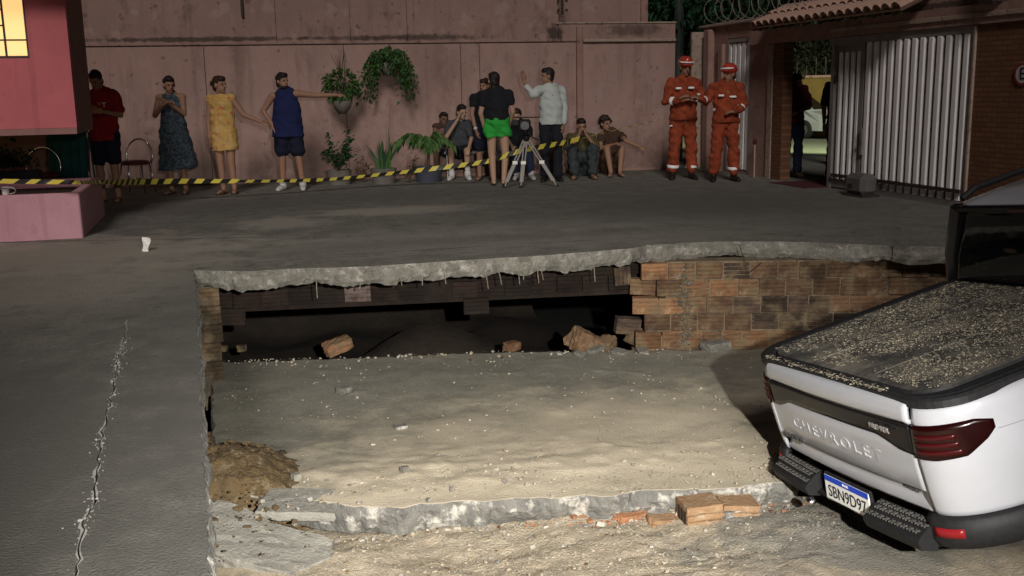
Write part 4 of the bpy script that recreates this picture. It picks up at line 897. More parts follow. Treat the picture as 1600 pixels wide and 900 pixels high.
    if feet != 'bare':
        for A_, f_ in (('anL', 0), ('anR', 1)):
            fd = Vector(footdir[f_]) if footdir[f_] else Vector((-.2 if f_ == 0 else .2, -1, 0)); fd.normalize(); sdv = Vector((-fd.y, fd.x, 0)); bm = BM(); a_ = P[A_]
            if feet == 'sandal':
                cap(bm, a_-fd*.055*q+Vector((0, 0, -.084*q)), a_+fd*.19*q+Vector((0, 0, -.084*q)), .046*q, .046*q, sdv, .28); cap(bm, a_+fd*.09*q+sdv*.04*q+Vector((0, 0, -.05*q)), a_+fd*.10*q-sdv*.04*q+Vector((0, 0, -.05*q)), .022*q, .022*q, n=8); meld('sandal', bm, 'brownc', t, .009, 2)
            else:
                hi = .26 if feet == 'boot' else .02
                cap(bm, a_+Vector((0, 0, hi*q)), a_+Vector((0, 0, -.035*q)), .056*q, .050*q); cap(bm, a_-fd*.03*q+Vector((0, 0, -.05*q)), a_+fd*.13*q+Vector((0, 0, -.055*q)), .045*q, .046*q, sdv, .85); cap(bm, a_+fd*.10*q+Vector((0, 0, -.062*q)), a_+fd*.19*q+Vector((0, 0, -.066*q)), .046*q, .038*q, sdv, .7)
                meld('boot' if feet == 'boot' else 'shoe', bm, 'boot' if feet == 'boot' else feet, t, .009, 3)
    # hair
    bm = BM(); hk, hm = hair
    ell(bm, hc+U*.045*q-F*.022*q, .084*q, .096*q, .092*q, B); 
    if hk != 'bald': ell(bm, hc+U*.085*q+F*.035*q, .066*q, .058*q, .042*q, B)
    ell(bm, hc-U*.02*q-F*.055*q, .072*q, .055*q, .075*q, B)
    if hk == 'bun': ell(bm, hc+U*.02*q-F*.125*q, .045*q, .045*q, .045*q, B)
    if hk == 'beard': ell(bm, hc-U*.082*q+F*.036*q, .060*q, .056*q, .045*q, B); cap(bm, hc-U*.035*q+Rr*.068*q, hc-U*.08*q+Rr*.05*q+F*.03*q, .016*q, .02*q); cap(bm, hc-U*.035*q-Rr*.068*q, hc-U*.08*q-Rr*.05*q+F*.03*q, .016*q, .02*q)
    if hk == 'long': cap(bm, hc+U*.01*q-F*.05*q, hc-F*.075*q-U*.30*q, .080*q, .052*q, Rr, .55); cap(bm, hc-F*.06*q-U*.28*q, hc-F*.07*q-U*.42*q, .055*q, .03*q, Rr, .5)
    if hk == 'pony': cap(bm, hc-F*.10*q+U*.02*q, hc-F*.12*q-U*.18*q, .04*q, .022*q)
    if hk == 'curly':
        for i in range(26):
            a, b_ = random.uniform(0, 6.28), random.uniform(-.2, 1.3); v_ = Vector((math.cos(a)*math.cos(b_)*.092, math.sin(a)*math.cos(b_)*.10-.015, math.sin(b_)*.11+.02))
            if v_.y > .05 and v_.z < .06: continue
            ell(bm, hc+B @ v_*q, .03*q, .03*q, .03*q, B)
    meld('hair', bm, hm, t, .009, 2, .002, px)
    if helmet:
        bm = BM(); ell(bm, hc+U*.075*q-F*.005*q, .108*q, .132*q, .095*q, B); cap(bm, hc+U*.055*q+F*.105*q, hc+U*.05*q-F*.10*q, .095*q, .100*q, Rr, .14); cap(bm, hc+U*.12*q+F*.08*q, hc+U*.12*q-F*.09*q, .03*q, .03*q, Rr, 1.2)
        ob = meld('helmet', bm, 'helmet', t, .009, 2)
        bm = BM(); c_ = hc+U*.092*q; rows = [[c_+Rr*math.cos(a)*.116*q+F*math.sin(a)*.139*q+U*z_ for z_ in (-.010, .010)] for a in np.linspace(.35, math.pi-.35, 14)]; grid(bm, rows)
        o = obj('helmet_band', bm, 'refl', t); md = o.modifiers.new('thickness', 'SOLIDIFY'); md.thickness = .004
    # eyes, mouth
    for s_ in (-1, 1):
        bm = BM(); ell(bm, hc+U*.008*q+F*.083*q+Rr*s_*.030*q, .013*q, .008*q, .007*q, B, 8); obj('eye', bm, 'eye', t, True)
    bm = BM(); ell(bm, hc-U*.058*q+F*.0905*q, .021*q, .004*q, .006*q, B, 8); obj('mouth', bm, 'lip', t, True)
    # clothes
    for (nm, m, segs, fold) in wear:
        bm = BM()
        for sg2 in segs:
            a, b_, ra, rb_ = sg2[:4]; o_ = sg2[4] if len(sg2) > 4 else {}
            pa = P[a] if isinstance(a, str) else (P[a[0]].lerp(P[a[1]], a[2]) if isinstance(a[0], str) else Vector(a)*k); pb = P[b_] if isinstance(b_, str) else (P[b_[0]].lerp(P[b_[1]], b_[2]) if isinstance(b_[0], str) else Vector(b_)*k)
            ax = {'s': sax, 'h': hax}.get(o_.get('ax'), None)
            cap(bm, pa, pb, ra*q, rb_*q, ax, o_.get('dep', 1), o_.get('flat', False), 16)
        if False:
            for s_ in (-1, 1): ell(bm, chest+sax*s_*.065*q+fw*.082*q, .070*q, .070*q, .068*q, Matrix.Identity(3))
        meld(nm, bm, m, t, .010, 3, fold, px*.37)
    flush()
    return t
ST = dict(head=(0, -.02, 1.565), neck=(0, .01, 1.41), shL=(-.165, .01, 1.375), shR=(.165, .01, 1.375), elL=(-.225, .03, 1.10), elR=(.225, .03, 1.10), wrL=(-.235, -.04, .86), wrR=(.235, -.04, .86), pelvis=(0, .01, .92), hipL=(-.085, .01, .885), hipR=(.085, .01, .885), knL=(-.095, -.01, .485), knR=(.095, -.01, .485), anL=(-.10, .03, .09), anR=(.10, .03, .09))
def J(**k): d = dict(ST); d.update(k); return d
S1 = dict(ax='s', dep=.68); H1 = dict(ax='h', dep=.76); FL = dict(flat=True); HF = dict(ax='h', dep=.78, flat=True)
def tee(z=.86, r=.172, sl=.55, w=1.0): return [('neck', ('neck', 'pelvis', .12), .085, .13*w, S1), (('neck', 'pelvis', .10), ('neck', 'pelvis', .45), .150*w, .165*w, S1), (('neck', 'pelvis', .45), ('neck', 'pelvis', (1.41-z)/.49), .166*w, r*w, HF), ('shL', 'shR', .072, .072), ('shL', ('shL', 'elL', sl), .074, .070), ('shR', ('shR', 'elR', sl), .074, .070)]
def longsl(r=.062): return [('shL', 'elL', .072, .056), ('elL', ('elL', 'wrL', .92), .055, .042), ('shR', 'elR', .072, .056), ('elR', ('elR', 'wrR', .92), .055, .042)]
def tank(z=.80, r=.172, w=1.0): return [(('neck', 'pelvis', .02), ('neck', 'pelvis', .14), .085, .125*w, S1), (('neck', 'pelvis', .12), ('neck', 'pelvis', .45), .140*w, .163*w, S1), (('neck', 'pelvis', .45), ('neck', 'pelvis', (1.41-z)/.49), .164*w, r*w, HF)]
def shorts(f=.85, r=.095): return [(('pelvis', 'neck', .14), 'pelvis', .160, .172, H1), ('hipL', ('hipL', 'knL', f), r+.01, r), ('hipR', ('hipR', 'knR', f), r+.01, r)]
def trousers(r=.072): return shorts(.6, .093)+[('hipL', 'knL', .098, .074), ('hipR', 'knR', .098, .074), ('knL', ('knL', 'anL', .93), .074, r), ('knR', ('knR', 'anR', .93), .074, r)]
# 1 red shirt, phone
person('man in a red football shirt looking down at his phone beside the pink house', 'person', 173, 316, J(head=(-.02, -.07, 1.56), elL=(-.20, -.06, 1.12), wrL=(-.06, -.22, 1.17), elR=(.25, -.05, 1.12), wrR=(.05, -.22, 1.18), knL=(-.09, -.03, .485)), hair=('short', 'hair'), face=(-.1, -1, -.42), k=1.03, hdir=((.9, -.3, .1), (-.9, -.3, .1)), hup=((0, -1, .3), (0, -1, .3)), feet='sandal', sh=1.08,
       wear=(('shirt', 'red', tee(.80, .178, .72, 1.08), .004), ('shorts', 'dkshort', shorts(.8, .10), .004)))
# 2 blue floral dress
person('woman in a long dark blue floral dress holding a cup to her chest', 'person', 279, 303, J(head=(.0, -.03, 1.54), elL=(-.235, -.03, 1.12), wrL=(-.05, -.20, 1.26), elR=(.19, -.06, 1.14), wrR=(.03, -.21, 1.30), shL=(-.17, .02, 1.37), shR=(.165, -.01, 1.37)), skin='skin', hair=('bun', 'hair'), face=(.55, -.85, -.1), k=1.0, hdir=((.8, -.2, .5), (-.8, -.2, .5)), feet='sandal', bust=1, sh=1.05,
       wear=(('dress', 'bluefloral', [(('neck', 'pelvis', .18), ('neck', 'pelvis', .5), .150, .165, S1), (('neck', 'pelvis', .45), 'pelvis', .160, .195, S1), ('pelvis', (.03, .02, .36), .200, .285, HF), (('neck', 'pelvis', .0), ('neck', 'pelvis', .2), .08, .12, S1)], .006),))
# 3 yellow floral dress
person('woman in a short yellow floral dress reaching out to the man beside her', 'person', 356, 303, J(head=(.0, -.02, 1.48), neck=(0, .01, 1.33), shL=(-.15, .02, 1.30), shR=(.15, -.01, 1.30), elL=(-.20, .02, 1.02), wrL=(-.19, -.03, .78), elR=(.30, -.03, 1.08), wrR=(.54, -.06, .98), pelvis=(0, .01, .87), hipL=(-.085, .01, .84), hipR=(.085, .01, .84), knL=(-.07, -.01, .46), knR=(.08, -.01, .46), anL=(-.06, .03, .09), anR=(.09, .03, .09)), skin='skin', hair=('bun', 'hairb'), face=(.85, -.5, 0), k=1.03, feet='sandal', bust=1,
       wear=(('dress', 'yellowfloral', [(('neck', 'pelvis', .06), ('neck', 'pelvis', .25), .120, .172, S1), (('neck', 'pelvis', .22), ('neck', 'pelvis', .5), .172, .166, S1), (('neck', 'pelvis', .45), 'pelvis', .160, .180, S1), ('pelvis', (.01, .01, .60), .182, .185, HF), ('shL', 'shR', .066, .066)], .004),))
# 4 navy tank top
person('bearded man in a navy tank top stretching one arm to the hanging plant', 'person', 455, 297, J(head=(-.03, -.02, 1.565), elL=(-.34, .02, 1.15), wrL=(-.20, -.06, .95), shL=(-.19, .01, 1.36), shR=(.18, -.01, 1.39), elR=(.44, .05, 1.36), wrR=(.70, .10, 1.36), knL=(-.10, -.01, .485), anL=(-.12, .03, .09), knR=(.14, -.01, .485), anR=(.17, .03, .09)), skin='skin', hair=('beard', 'hair'), face=(.75, -.65, 0), k=1.0, sh=1.12, feet='shoew',
       wear=(('tank_top', 'navy', tank(.78, .190, 1.24), .003), ('shorts', 'dkshort', shorts(.75, .112), .004)))
SIT = dict(head=(.02, -.10, 1.06), neck=(0, -.02, .92), shL=(-.15, -.02, .885), shR=(.15, -.02, .885), pelvis=(0, .04, .46), hipL=(-.09, .02, .45), hipR=(.09, .02, .45), knL=(-.13, -.36, .47), knR=(.13, -.36, .47), anL=(-.13, -.34, .09), anR=(.13, -.34, .09), elL=(-.20, -.12, .66), elR=(.20, -.12, .66), wrL=(-.12, -.32, .56), wrR=(.12, -.32, .56))
def JS(**k): d = dict(SIT); d.update(k); return d
G2 = 'people seated along the wall'
bl = pz(720, 278)
person('boy in a dark grey shirt sitting on the bench with a hand at his mouth', 'person', 720, 278, JS(elL=(-.20, -.22, .70), wrL=(-.02, -.22, .96), wrR=(.16, -.34, .52), head=(.05, -.10, 1.08)), skin='skinp', face=(.5, -.8, -.1), k=.97, feet='shoew', group=G2, hdir=((.3, .2, .8), None),
       wear=(('shirt', 'greyshirt', [('neck', ('neck', 'pelvis', .15), .075, .12, S1), (('neck', 'pelvis', .12), ('neck', 'pelvis', .9), .158, .178, S1), ('shL', 'shR', .07, .07), ('shL', ('shL', 'elL', .7), .074, .07), ('shR', ('shR', 'elR', .7), .074, .07)], .004), ('shorts', 'blackc', [('pelvis', ('pelvis', 'neck', .15), .165, .16, H1), ('hipL', ('hipL', 'knL', .8), .10, .09), ('hipR', ('hipR', 'knR', .8), .10, .09)], .003), ('socks', 'shoew', [(('knL', 'anL', .55), 'anL', .047, .042), (('knR', 'anR', .55), 'anR', .047, .042)], 0)))
person('small child half hidden behind the boy on the bench', 'person', 701, 275, JS(head=(.0, -.04, 1.0), elL=(-.18, -.1, .68)), skin='skind', k=.93, group=G2, face=(.4, -.9, 0), feet='sandal', loc=(bl.x-.16, bl.y+.42, 0),
       wear=(('shirt', 'brownc', [('neck', ('neck', 'pelvis', .9), .10, .15, S1), ('shL', 'shR', .065, .065)], .003), ('shorts', 'dkshort', [('pelvis', ('pelvis', 'neck', .12), .155, .15, H1), ('hipL', ('hipL', 'knL', .8), .09, .08), ('hipR', ('hipR', 'knR', .8), .09, .08)], 0)))
# woman in green shorts seen from behind, another behind her
person('woman in a black top and bright green shorts seen from behind', 'person', 779, 290, J(head=(-.04, .03, 1.52), neck=(0, 0, 1.37), shL=(-.17, 0, 1.33), shR=(.17, 0, 1.33), elL=(-.24, -.02, 1.06), wrL=(-.19, .06, .84), elR=(.23, .02, 1.07), wrR=(.18, .14, .88), knL=(-.09, .02, .47), anL=(-.07, -.02, .09), knR=(.11, .02, .47), anR=(.08, -.02, .09)), skin='skinp', hair=('long', 'hair'), face=(-.35, .9, 0), k=1.0, sh=1.06, feet='bare', footdir=((-.2, 1, 0), (.2, 1, 0)),
       wear=(('top', 'blackc', tee(.96, .168, .45, 1.05), .003), ('shorts', 'green', [(('pelvis', 'neck', .16), 'pelvis', .160, .190, H1), ('hipL', ('hipL', 'knL', .40), .112, .118, FL), ('hipR', ('hipR', 'knR', .40), .112, .118, FL), ('pelvis', ('pelvis', 'knL', .12), .19, .16, H1)], .007)))
person('woman in black with a white wristband hidden behind the woman in green shorts', 'person', 764, 283, J(head=(.02, -.02, 1.56), elL=(-.20, -.05, 1.10), wrL=(-.14, -.10, .84)), skin='skin', hair=('short', 'hairb'), face=(-.5, -.85, 0), k=.93, feet='sandal', loc=(pz(770, 285).x, pz(770, 285).y+.45, 0),
       wear=(('top', 'blackc', tee(.84, .165, .4), .003), ('shorts', 'dkshort', shorts(.8, .095), .003), ('wristband', 'shoew', [(('elL', 'wrL', .80), ('elL', 'wrL', .95), .036, .034, FL)], 0)))
person('seated person in dark jeans and pale shoes behind the tripod', 'person', 811, 277, JS(head=(-.02, -.03, 1.02), knL=(-.06, -.36, .46), knR=(.16, -.36, .46), anL=(-.04, -.40, .09), anR=(.20, -.42, .09)), skin='skinp', face=(-.2, -.95, -.1), hair=('short', 'hairb'), k=.95, feet='shoew', group=G2,
       wear=(('shirt', 'blackc', [('neck', ('neck', 'pelvis', .15), .075, .12, S1), (('neck', 'pelvis', .12), ('neck', 'pelvis', .9), .16, .178, S1), ('shL', 'shR', .07, .07), ('shL', ('shL', 'elL', .7), .072, .068), ('shR', ('shR', 'elR', .7), .072, .068)], .003), ('jeans', 'jeans', [('pelvis', ('pelvis', 'neck', .12), .16, .155, H1), ('hipL', 'knL', .098, .074), ('hipR', 'knR', .098, .074), ('knL', ('knL', 'anL', .9), .074, .062), ('knR', ('knR', 'anR', .9), .074, .062)], .003)))
# white shirt, raised hand
person('dark haired man in a white shirt raising his hand as he talks', 'person', 862, 283, J(head=(-.05, -.02, 1.575), shL=(-.16, -.06, 1.38), shR=(.16, .06, 1.37), elL=(-.28, -.12, 1.30), wrL=(-.40, -.12, 1.50), elR=(.21, .08, 1.10), wrR=(.19, .0, .86)), skin='skin', hair=('short', 'hair'), face=(-.95, -.3, 0), k=1.0, sh=1.06, feet='boot', hands=(.15, .5), hdir=((-.15, .1, 1), None), hup=((.6, .9, 0), None),
       wear=(('shirt', 'whiteshirt', tee(.86, .175, .5, 1.06)+[('shL', 'elL', .070, .054), ('elL', ('elL', 'wrL', .62), .054, .045), ('shR', 'elR', .072, .058), ('elR', ('elR', 'wrR', .9), .057, .045)], .004), ('trousers', 'darktr', trousers(.075), .003)))
# two seated on the ground by the wall
GND = dict(head=(0, -.12, .80), neck=(0, -.02, .66), shL=(-.16, -.03, .62), shR=(.16, -.03, .62), pelvis=(0, .10, .13), hipL=(-.09, .06, .13), hipR=(.09, .06, .13), knL=(-.16, -.30, .46), knR=(.16, -.30, .46), anL=(-.13, -.46, .09), anR=(.15, -.46, .09), elL=(-.24, -.22, .42), elR=(.24, -.22, .44), wrL=(-.06, -.30, .66), wrR=(.06, -.30, .68))
def JG(**k): d = dict(GND); d.update(k); return d
person('person in an olive shirt crouched by the wall with both hands at the face', 'person', 908, 276, JG(), skin='skin', face=(.1, -1, -.15), k=1.0, group=G2, feet='sandal', hdir=((.3, .1, .9), (-.3, .1, .9)), hands=(.7, .7),
       wear=(('shirt', 'olive', [('neck', ('neck', 'pelvis', .15), .075, .12, S1), (('neck', 'pelvis', .12), ('neck', 'pelvis', .9), .15, .17, S1), ('shL', 'shR', .075, .075), ('shL', ('shL', 'elL', .8), .078, .07), ('shR', ('shR', 'elR', .8), .078, .07)], .004), ('jeans', 'denim', [('pelvis', ('pelvis', 'neck', .15), .17, .16, H1), ('hipL', 'knL', .11, .088), ('hipR', 'knR', .11, .088), ('knL', ('knL', 'anL', .92), .088, .08), ('knR', ('knR', 'anR', .92), .088, .08), (('hipL', 'knL', .6), ('hipR', 'knR', .6), .10, .10)], .006)))
person('curly haired person seated by the wall with an arm stretched over the knee', 'person', 955, 273, JG(head=(-.10, -.10, .82), elR=(.20, -.28, .56), wrR=(.40, -.36, .47), elL=(-.20, -.2, .44), wrL=(-.02, -.34, .50), knL=(-.10, -.30, .44), anL=(-.05, -.42, .09), knR=(.14, -.30, .44), anR=(.10, -.42, .09)), skin='skin', hair=('curly', 'hairb'), face=(.5, -.85, 0), k=1.0, group=G2, feet='bare', hands=(.5, .25),
       wear=(('top', 'brownc', [(('neck', 'pelvis', .04), ('neck', 'pelvis', .9), .15, .18, S1), ('shL', 'shR', .066, .066), ('shL', ('shL', 'elL', .4), .07, .066), ('shR', ('shR', 'elR', .4), .07, .066)], .003), ('shorts', 'brownc', [('pelvis', ('pelvis', 'neck', .15), .17, .16, H1), ('hipL', ('hipL', 'knL', .55), .10, .09), ('hipR', ('hipR', 'knR', .55), .10, .09)], .003)))
# firefighters
def ff_wear(bands):
    return (('coverall', 'orange', tee(.86, .182, .6, 1.12)+[('shL', 'elL', .080, .062), ('elL', ('elL', 'wrL', .95), .062, .048), ('shR', 'elR', .080, .062), ('elR', ('elR', 'wrR', .95), .062, .048), ('neck', ('neck', 'head', .3), .075, .07)]+[('pelvis', ('pelvis', 'neck', .2), .178, .178, H1), ('hipL', 'knL', .108, .088), ('hipR', 'knR', .108, .088), ('knL', ('knL', 'anL', .8), .088, .084), ('knR', ('knR', 'anR', .8), .088, .084)], .005),)+bands
LB = tuple(('ankle_band', 'refl', [((a, b, .68), (a, b, .80), .091, .091, FL)], 0) for a, b in (('knL', 'anL'), ('knR', 'anR')))
AB = tuple(('sleeve_band', 'refl', [((a, b, .30), (a, b, .52), .065, .060, FL)], 0) for a, b in (('elL', 'wrL'), ('elR', 'wrR')))
def patch(x, z, w, y=-.128): return ('chest_patch', 'refl', [((x-w, y, z), (x+w, y, z), .020, .020)], 0)
person('taller firefighter in orange coveralls with folded arms by the corner', 'firefighter', 1066, 280, J(head=(.02, -.03, 1.60), elL=(-.26, -.06, 1.13), wrL=(-.05, -.22, 1.14), elR=(.26, -.06, 1.16), wrR=(.06, -.24, 1.20), shL=(-.18, .01, 1.39), shR=(.18, .01, 1.39), anL=(-.14, .03, .09), anR=(.14, .03, .09), knL=(-.12, -.01, .485), knR=(.12, -.01, .485)), skin='skin', hair=('short', 'hair'), helmet=True, face=(.2, -1, -.15), k=1.04, sh=1.12, feet='boot', group='firefighters by the gate wall', hdir=((1, -.1, .2), (-1, -.1, 0)), wear=ff_wear(LB+AB+(patch(-.09, 1.31, .028), patch(.09, 1.315, .028), ('thigh_patch', 'refl', [((-.20, -.08, .78), (-.175, -.095, .78), .014, .014)], 0))))
person('shorter firefighter in orange coveralls with a white belt before the narrow door', 'firefighter', 1132, 283, J(head=(.03, -.03, 1.55), elL=(-.30, -.02, 1.17), wrL=(-.42, -.18, 1.22), elR=(.26, -.02, 1.10), wrR=(.10, -.20, 1.02), shL=(-.18, .01, 1.37), shR=(.18, .01, 1.37), anL=(-.16, .03, .09), anR=(.14, .03, .09), knL=(-.13, -.01, .485), knR=(.12, -.01, .485)), skin='skin', hair=('short', 'hair'), helmet=True, face=(-.75, -.65, -.05), k=1.0, sh=1.12, feet='boot', group='firefighters by the gate wall', hdir=((-.7, -.4, .2), (-1, -.1, 0)), wear=ff_wear(LB[1:]+AB+(patch(-.10, 1.25, .028), patch(.07, 1.23, .034), ('belt', 'refl', [((0, .01, 1.02), (0, .01, 1.065), .198, .198, dict(ax='s', dep=.70, flat=True))], 0))))
# doorway
person('person in a maroon top leaning in the dark doorway by the brick pier', 'person', 1246, 264, J(head=(.02, -.02, 1.50), elR=(.24, -.05, 1.10), wrR=(.06, -.15, 1.05), elL=(-.1, .1, 1.1), wrL=(.0, .0, .9)), skin='skind', hair=('short', 'hair'), face=(.9, -.3, -.2), k=.95, feet='sandal', group='people in the gateway', loc=(8.36, 14.06, 0), wear=(('shirt', 'maroon', tee(.86, .172, .8, 1.05), .004), ('jeans', 'jeans', trousers(), .003)))
person('dark figure half hidden behind the gate post in the doorway', 'person', 1296, 262, J(), skin='skind', hair=('short', 'hair'), face=(-.9, -.4, 0), k=.98, feet='sandal', group='people in the gateway', loc=(8.55, 13.12, 0), wear=(('shirt', 'blackc', tee(.86, .172, .8, 1.05), .004), ('trousers', 'darktr', trousers(), .003)))
# ================================================================== PLANTS
LEAFM = {}
def leaf_cloud(name, parent, pts, size, m, droop=.3, jit=.4, seed=0):
    """many small folded leaves, each a bent two-quad blade, in one foliage part"""
    rd = random.Random(seed); V = []; F = []
    for (p, d) in pts:
        d = Vector(d).normalized(); d = (d+Vector((rd.uniform(-jit, jit), rd.uniform(-jit, jit), rd.uniform(-jit, jit)))).normalized()
        s = d.cross(Vector((rd.uniform(-1, 1), rd.uniform(-1, 1), 1))).normalized(); u = s.cross(d); L = size*rd.uniform(.35, 1.6); w = L*rd.uniform(.18, .40); p = Vector(p); b = len(V)
        a = p; c = p+d*L*.55; e = p+d*L-Vector((0, 0, droop*L))
        V += [tuple(a-s*w*.3), tuple(a+s*w*.3), tuple(c+s*w+u*w*.3), tuple(c-s*w+u*w*.3), tuple(e+s*w*.12), tuple(e-s*w*.12), tuple(c-u*.0+Vector((0, 0, 0)))]
        F += [(b, b+1, b+2, b+6), (b, b+6, b+3), (b+6, b+2, b+4), (b+3, b+6, b+5), (b+6, b+4, b+5)]
    me = bpy.data.meshes.new(name); me.from_pydata(V, [], F); return obj(name, me, m, parent)
def wallpos(px, py_, off): u, z = pw(px, py_, off); return Matrix.Translation((0, 16.95, 0)) @ Matrix.Rotation(WA, 4, 'Z') @ Vector((u, -off, z))
# round hanging pot plant by the man's hand
p = wallpos(532, 133, .45); hgp = thing('hanging_plant', 'round bushy plant in a hanging pot touched by the man in the tank top', 'hanging plant', p, -YAW)
rd = random.Random(3); pts = []
for k in range(1150):
    v = Vector((rd.gauss(0, 1), rd.gauss(0, 1), rd.gauss(0, 1))).normalized(); r = rd.uniform(.5, 1)**.6; c = Vector((v.x*.255*r, v.y*.22*r, v.z*.235*r)); k_ = 1+.25*fn(v.x, v.y, v.z, 2.3)
    if fn(c.x+3, c.y, c.z, 7) < -.28: continue
    pts.append((c*k_, v+Vector((0, 0, -.25))))
leaf_cloud('foliage', hgp, pts, .055, 'leaf', .35, seed=1); leaf_cloud('pale_leaves', hgp, pts[::9], .06, 'leafy', .3, seed=5)
bm = BM(); lathe(bm, [(.06, -.43), (.13, -.33), (.15, -.24), (.135, -.24), (.10, -.32)], (.02, 0, 0), 16); obj('pot', bm, 'pot', hgp, True)
bm = BM()
for k in range(5): a = rd.uniform(0, 6.28); tube(bm, [(0, 0, .1), (.05*math.cos(a), .05, .28), (.16*math.cos(a)*1.1, .02, .30+rd.uniform(.08, .22))], [.006, .005, .002], 5)
obj('dry_twig', bm, 'stem', hgp); bm = BM(); tube(bm, [(0, 0, .05), (.03, .3, .5), (0, .45, .55)], .006, 5); obj('hanger', bm, 'iron', hgp)
# wide fern
p = wallpos(606, 100, .30); fp = thing('hanging_plant', 'wide drooping fern hanging high on the pink wall', 'hanging plant', p, -YAW); pts = []
rd = random.Random(9)
for f in range(150):
    a = rd.uniform(0, 2*math.pi); L = rd.uniform(.25, .52); rise = rd.uniform(.08, .24); dx, dy = math.cos(a), math.sin(a)*.6; dr = rd.uniform(.25, .58)*(1.25 if abs(dx) > .5 else .55)
    for t in np.linspace(.12, 1, 13):
        c = Vector((dx*L*t**.8, dy*L*t, rise*math.sin(t*2.2)*1.2+.05-dr*t*t)); 
        for s_ in (-1, 1): pts.append((c, Vector((dx*.5-s_*dy*.9, dy*.5+s_*dx*.9, -.3-.5*t))))
leaf_cloud('fronds', fp, pts, .042, 'leaf', .3, seed=2); leaf_cloud('dark_fronds', fp, pts[::5], .045, 'leafd', .4, seed=6)
bm = BM(); lathe(bm, [(.07, -.16), (.12, -.05), (.13, .02), (.10, .02)], n=14); obj('pot', bm, 'pot', fp, True); bm = BM(); tube(bm, [(0, 0, 0), (0, .2, .28), (0, .30, .30)], .008, 5); obj('bracket', bm, 'iron', fp)
def pot(px, pyy, rt, rb_, h, m, label, cat, name='potted_plant'):
    t = thing(name, label, cat, pz(px, pyy), -YAW, 'pots along the wall'); bm = BM(); lathe(bm, [(rb_, 0), (rt, h*.9), (rt*1.04, h*.9), (rt*1.05, h), (rt*.93, h), (rt*.9, h*.86), (.001, h*.85)], n=22, cap=False); obj('pot', bm, m, t); return t
t1 = pot(531, 288, .19, .165, .22, 'pot', 'dark leafy shrub in a wide grey pot left of the spiky plant', 'potted plant'); rd = random.Random(4); pts = []
for b_ in range(34):
    a = rd.uniform(0, 6.28); L = rd.uniform(.12, .26); e = Vector((math.cos(a)*L, math.sin(a)*L*.8, .32+rd.uniform(0, .33)+(.1 if abs(math.cos(a)) > .6 else -.04)))
    for k in range(13): pts.append((Vector((0, 0, .2)).lerp(e, rd.uniform(.55, 1.05))+Vector((rd.gauss(0, .035), rd.gauss(0, .03), rd.gauss(0, .03))), Vector((math.cos(a), math.sin(a), rd.uniform(-.2, .9)))))
leaf_cloud('foliage', t1, pts, .062, 'leafd', .2, seed=7); bm = BM()
for k in range(7): a = k*.9; tube(bm, [(0, 0, .18), (math.cos(a)*.06, math.sin(a)*.05, .34), (math.cos(a)*.16, math.sin(a)*.12, .52)], [.008, .006, .003], 5)
obj('stem', bm, 'stem', t1)
t2 = pot(600, 286, .20, .17, .23, 'pot', 'spiky upright snake plant in a wide grey pot', 'potted plant'); rd = random.Random(6)
for k in range(22):
    a = rd.uniform(0, 6.28); r0 = rd.uniform(.02, .11); h_ = rd.uniform(.26, .48) if k else .66; lean = rd.uniform(.04, .22); x0, y0_ = r0*math.cos(a)+(.09 if k == 0 else 0), r0*math.sin(a)*.8; w_ = rd.uniform(.016, .028); bm = BM(); rows = []
    for t in np.linspace(0, 1, 6):
        c = Vector((x0+math.cos(a)*lean*t*t*(.2 if k == 0 else 1), y0_+math.sin(a)*lean*t*t*.6, .19+h_*t)); w2 = w_*(1-.92*t**3); rows.append([c+Vector((-w2, 0, 0)), c+Vector((0, .007, 0)), c+Vector((w2, 0, 0)), c+Vector((0, -.004, 0))])
    vs, _ = grid(bm, rows, close_v=True); obj('leaf', bm, 'leafd' if k % 3 else 'leaf', t2)
t3 = pot(670, 284, .22, .19, .24, 'potblue', 'small arching palm in a dark pot beside the bench', 'potted plant'); rd = random.Random(8); bm = BM(); tube(bm, [(0, 0, .2), (.01, 0, .42), (0, 0, .56)], [.03, .022, .014], 7); obj('stem', bm, 'stem', t3)
for (dx, dy, L, h_) in ((-1, -.1, .42, .24), (-.8, .4, .28, .22), (.95, -.1, .40, .17), (.7, .4, .30, .26), (-.2, -.5, .2, .2), (.3, -.4, .22, .12)):
    pts = []; rach = []
    for t in np.linspace(0, 1, 12): rach.append(Vector((dx*L*t, dy*L*t, .55+h_*math.sin(t*2.4)-.10*t*t)))
    for q, t in zip(rach[2:], np.linspace(0, 1, 12)[2:]):
        for s_ in (-1, 1): pts += [(q, Vector((dx*.6-s_*dy, dy*.6+s_*abs(dx)*.6, -.55)))]*2
    bm = BM(); tube(bm, rach, .006, 5); fr = obj('frond', bm, 'stem', t3); leaf_cloud('leaflets', fr, pts, .10, 'leafy', .5, .25, seed=int(L*99))
for (px, lab) in ((567, 'thin scrubby weed between the shrub pot and the snake plant'), (640, 'thin scrubby weed between the snake plant and the palm')):
    w_ = thing('weed', lab, 'plant', pz(px, 285), -YAW); rd = random.Random(px); pts = []; bm = BM()
    for k in range(9):
        a = rd.uniform(0, 6.28); e = Vector((math.cos(a)*.12, math.sin(a)*.06, rd.uniform(.2, .46))); tube(bm, [(0, 0, 0), e*.5+Vector((0, 0, .03)), e], [.005, .004, .002], 4)
        for t in np.linspace(.4, 1, 6): pts.append((e*t, Vector((rd.uniform(-1, 1), rd.uniform(-1, 1), .4))))
    obj('stem', bm, 'stem', w_); leaf_cloud('foliage', w_, pts, .045, 'stem', .2, seed=px)
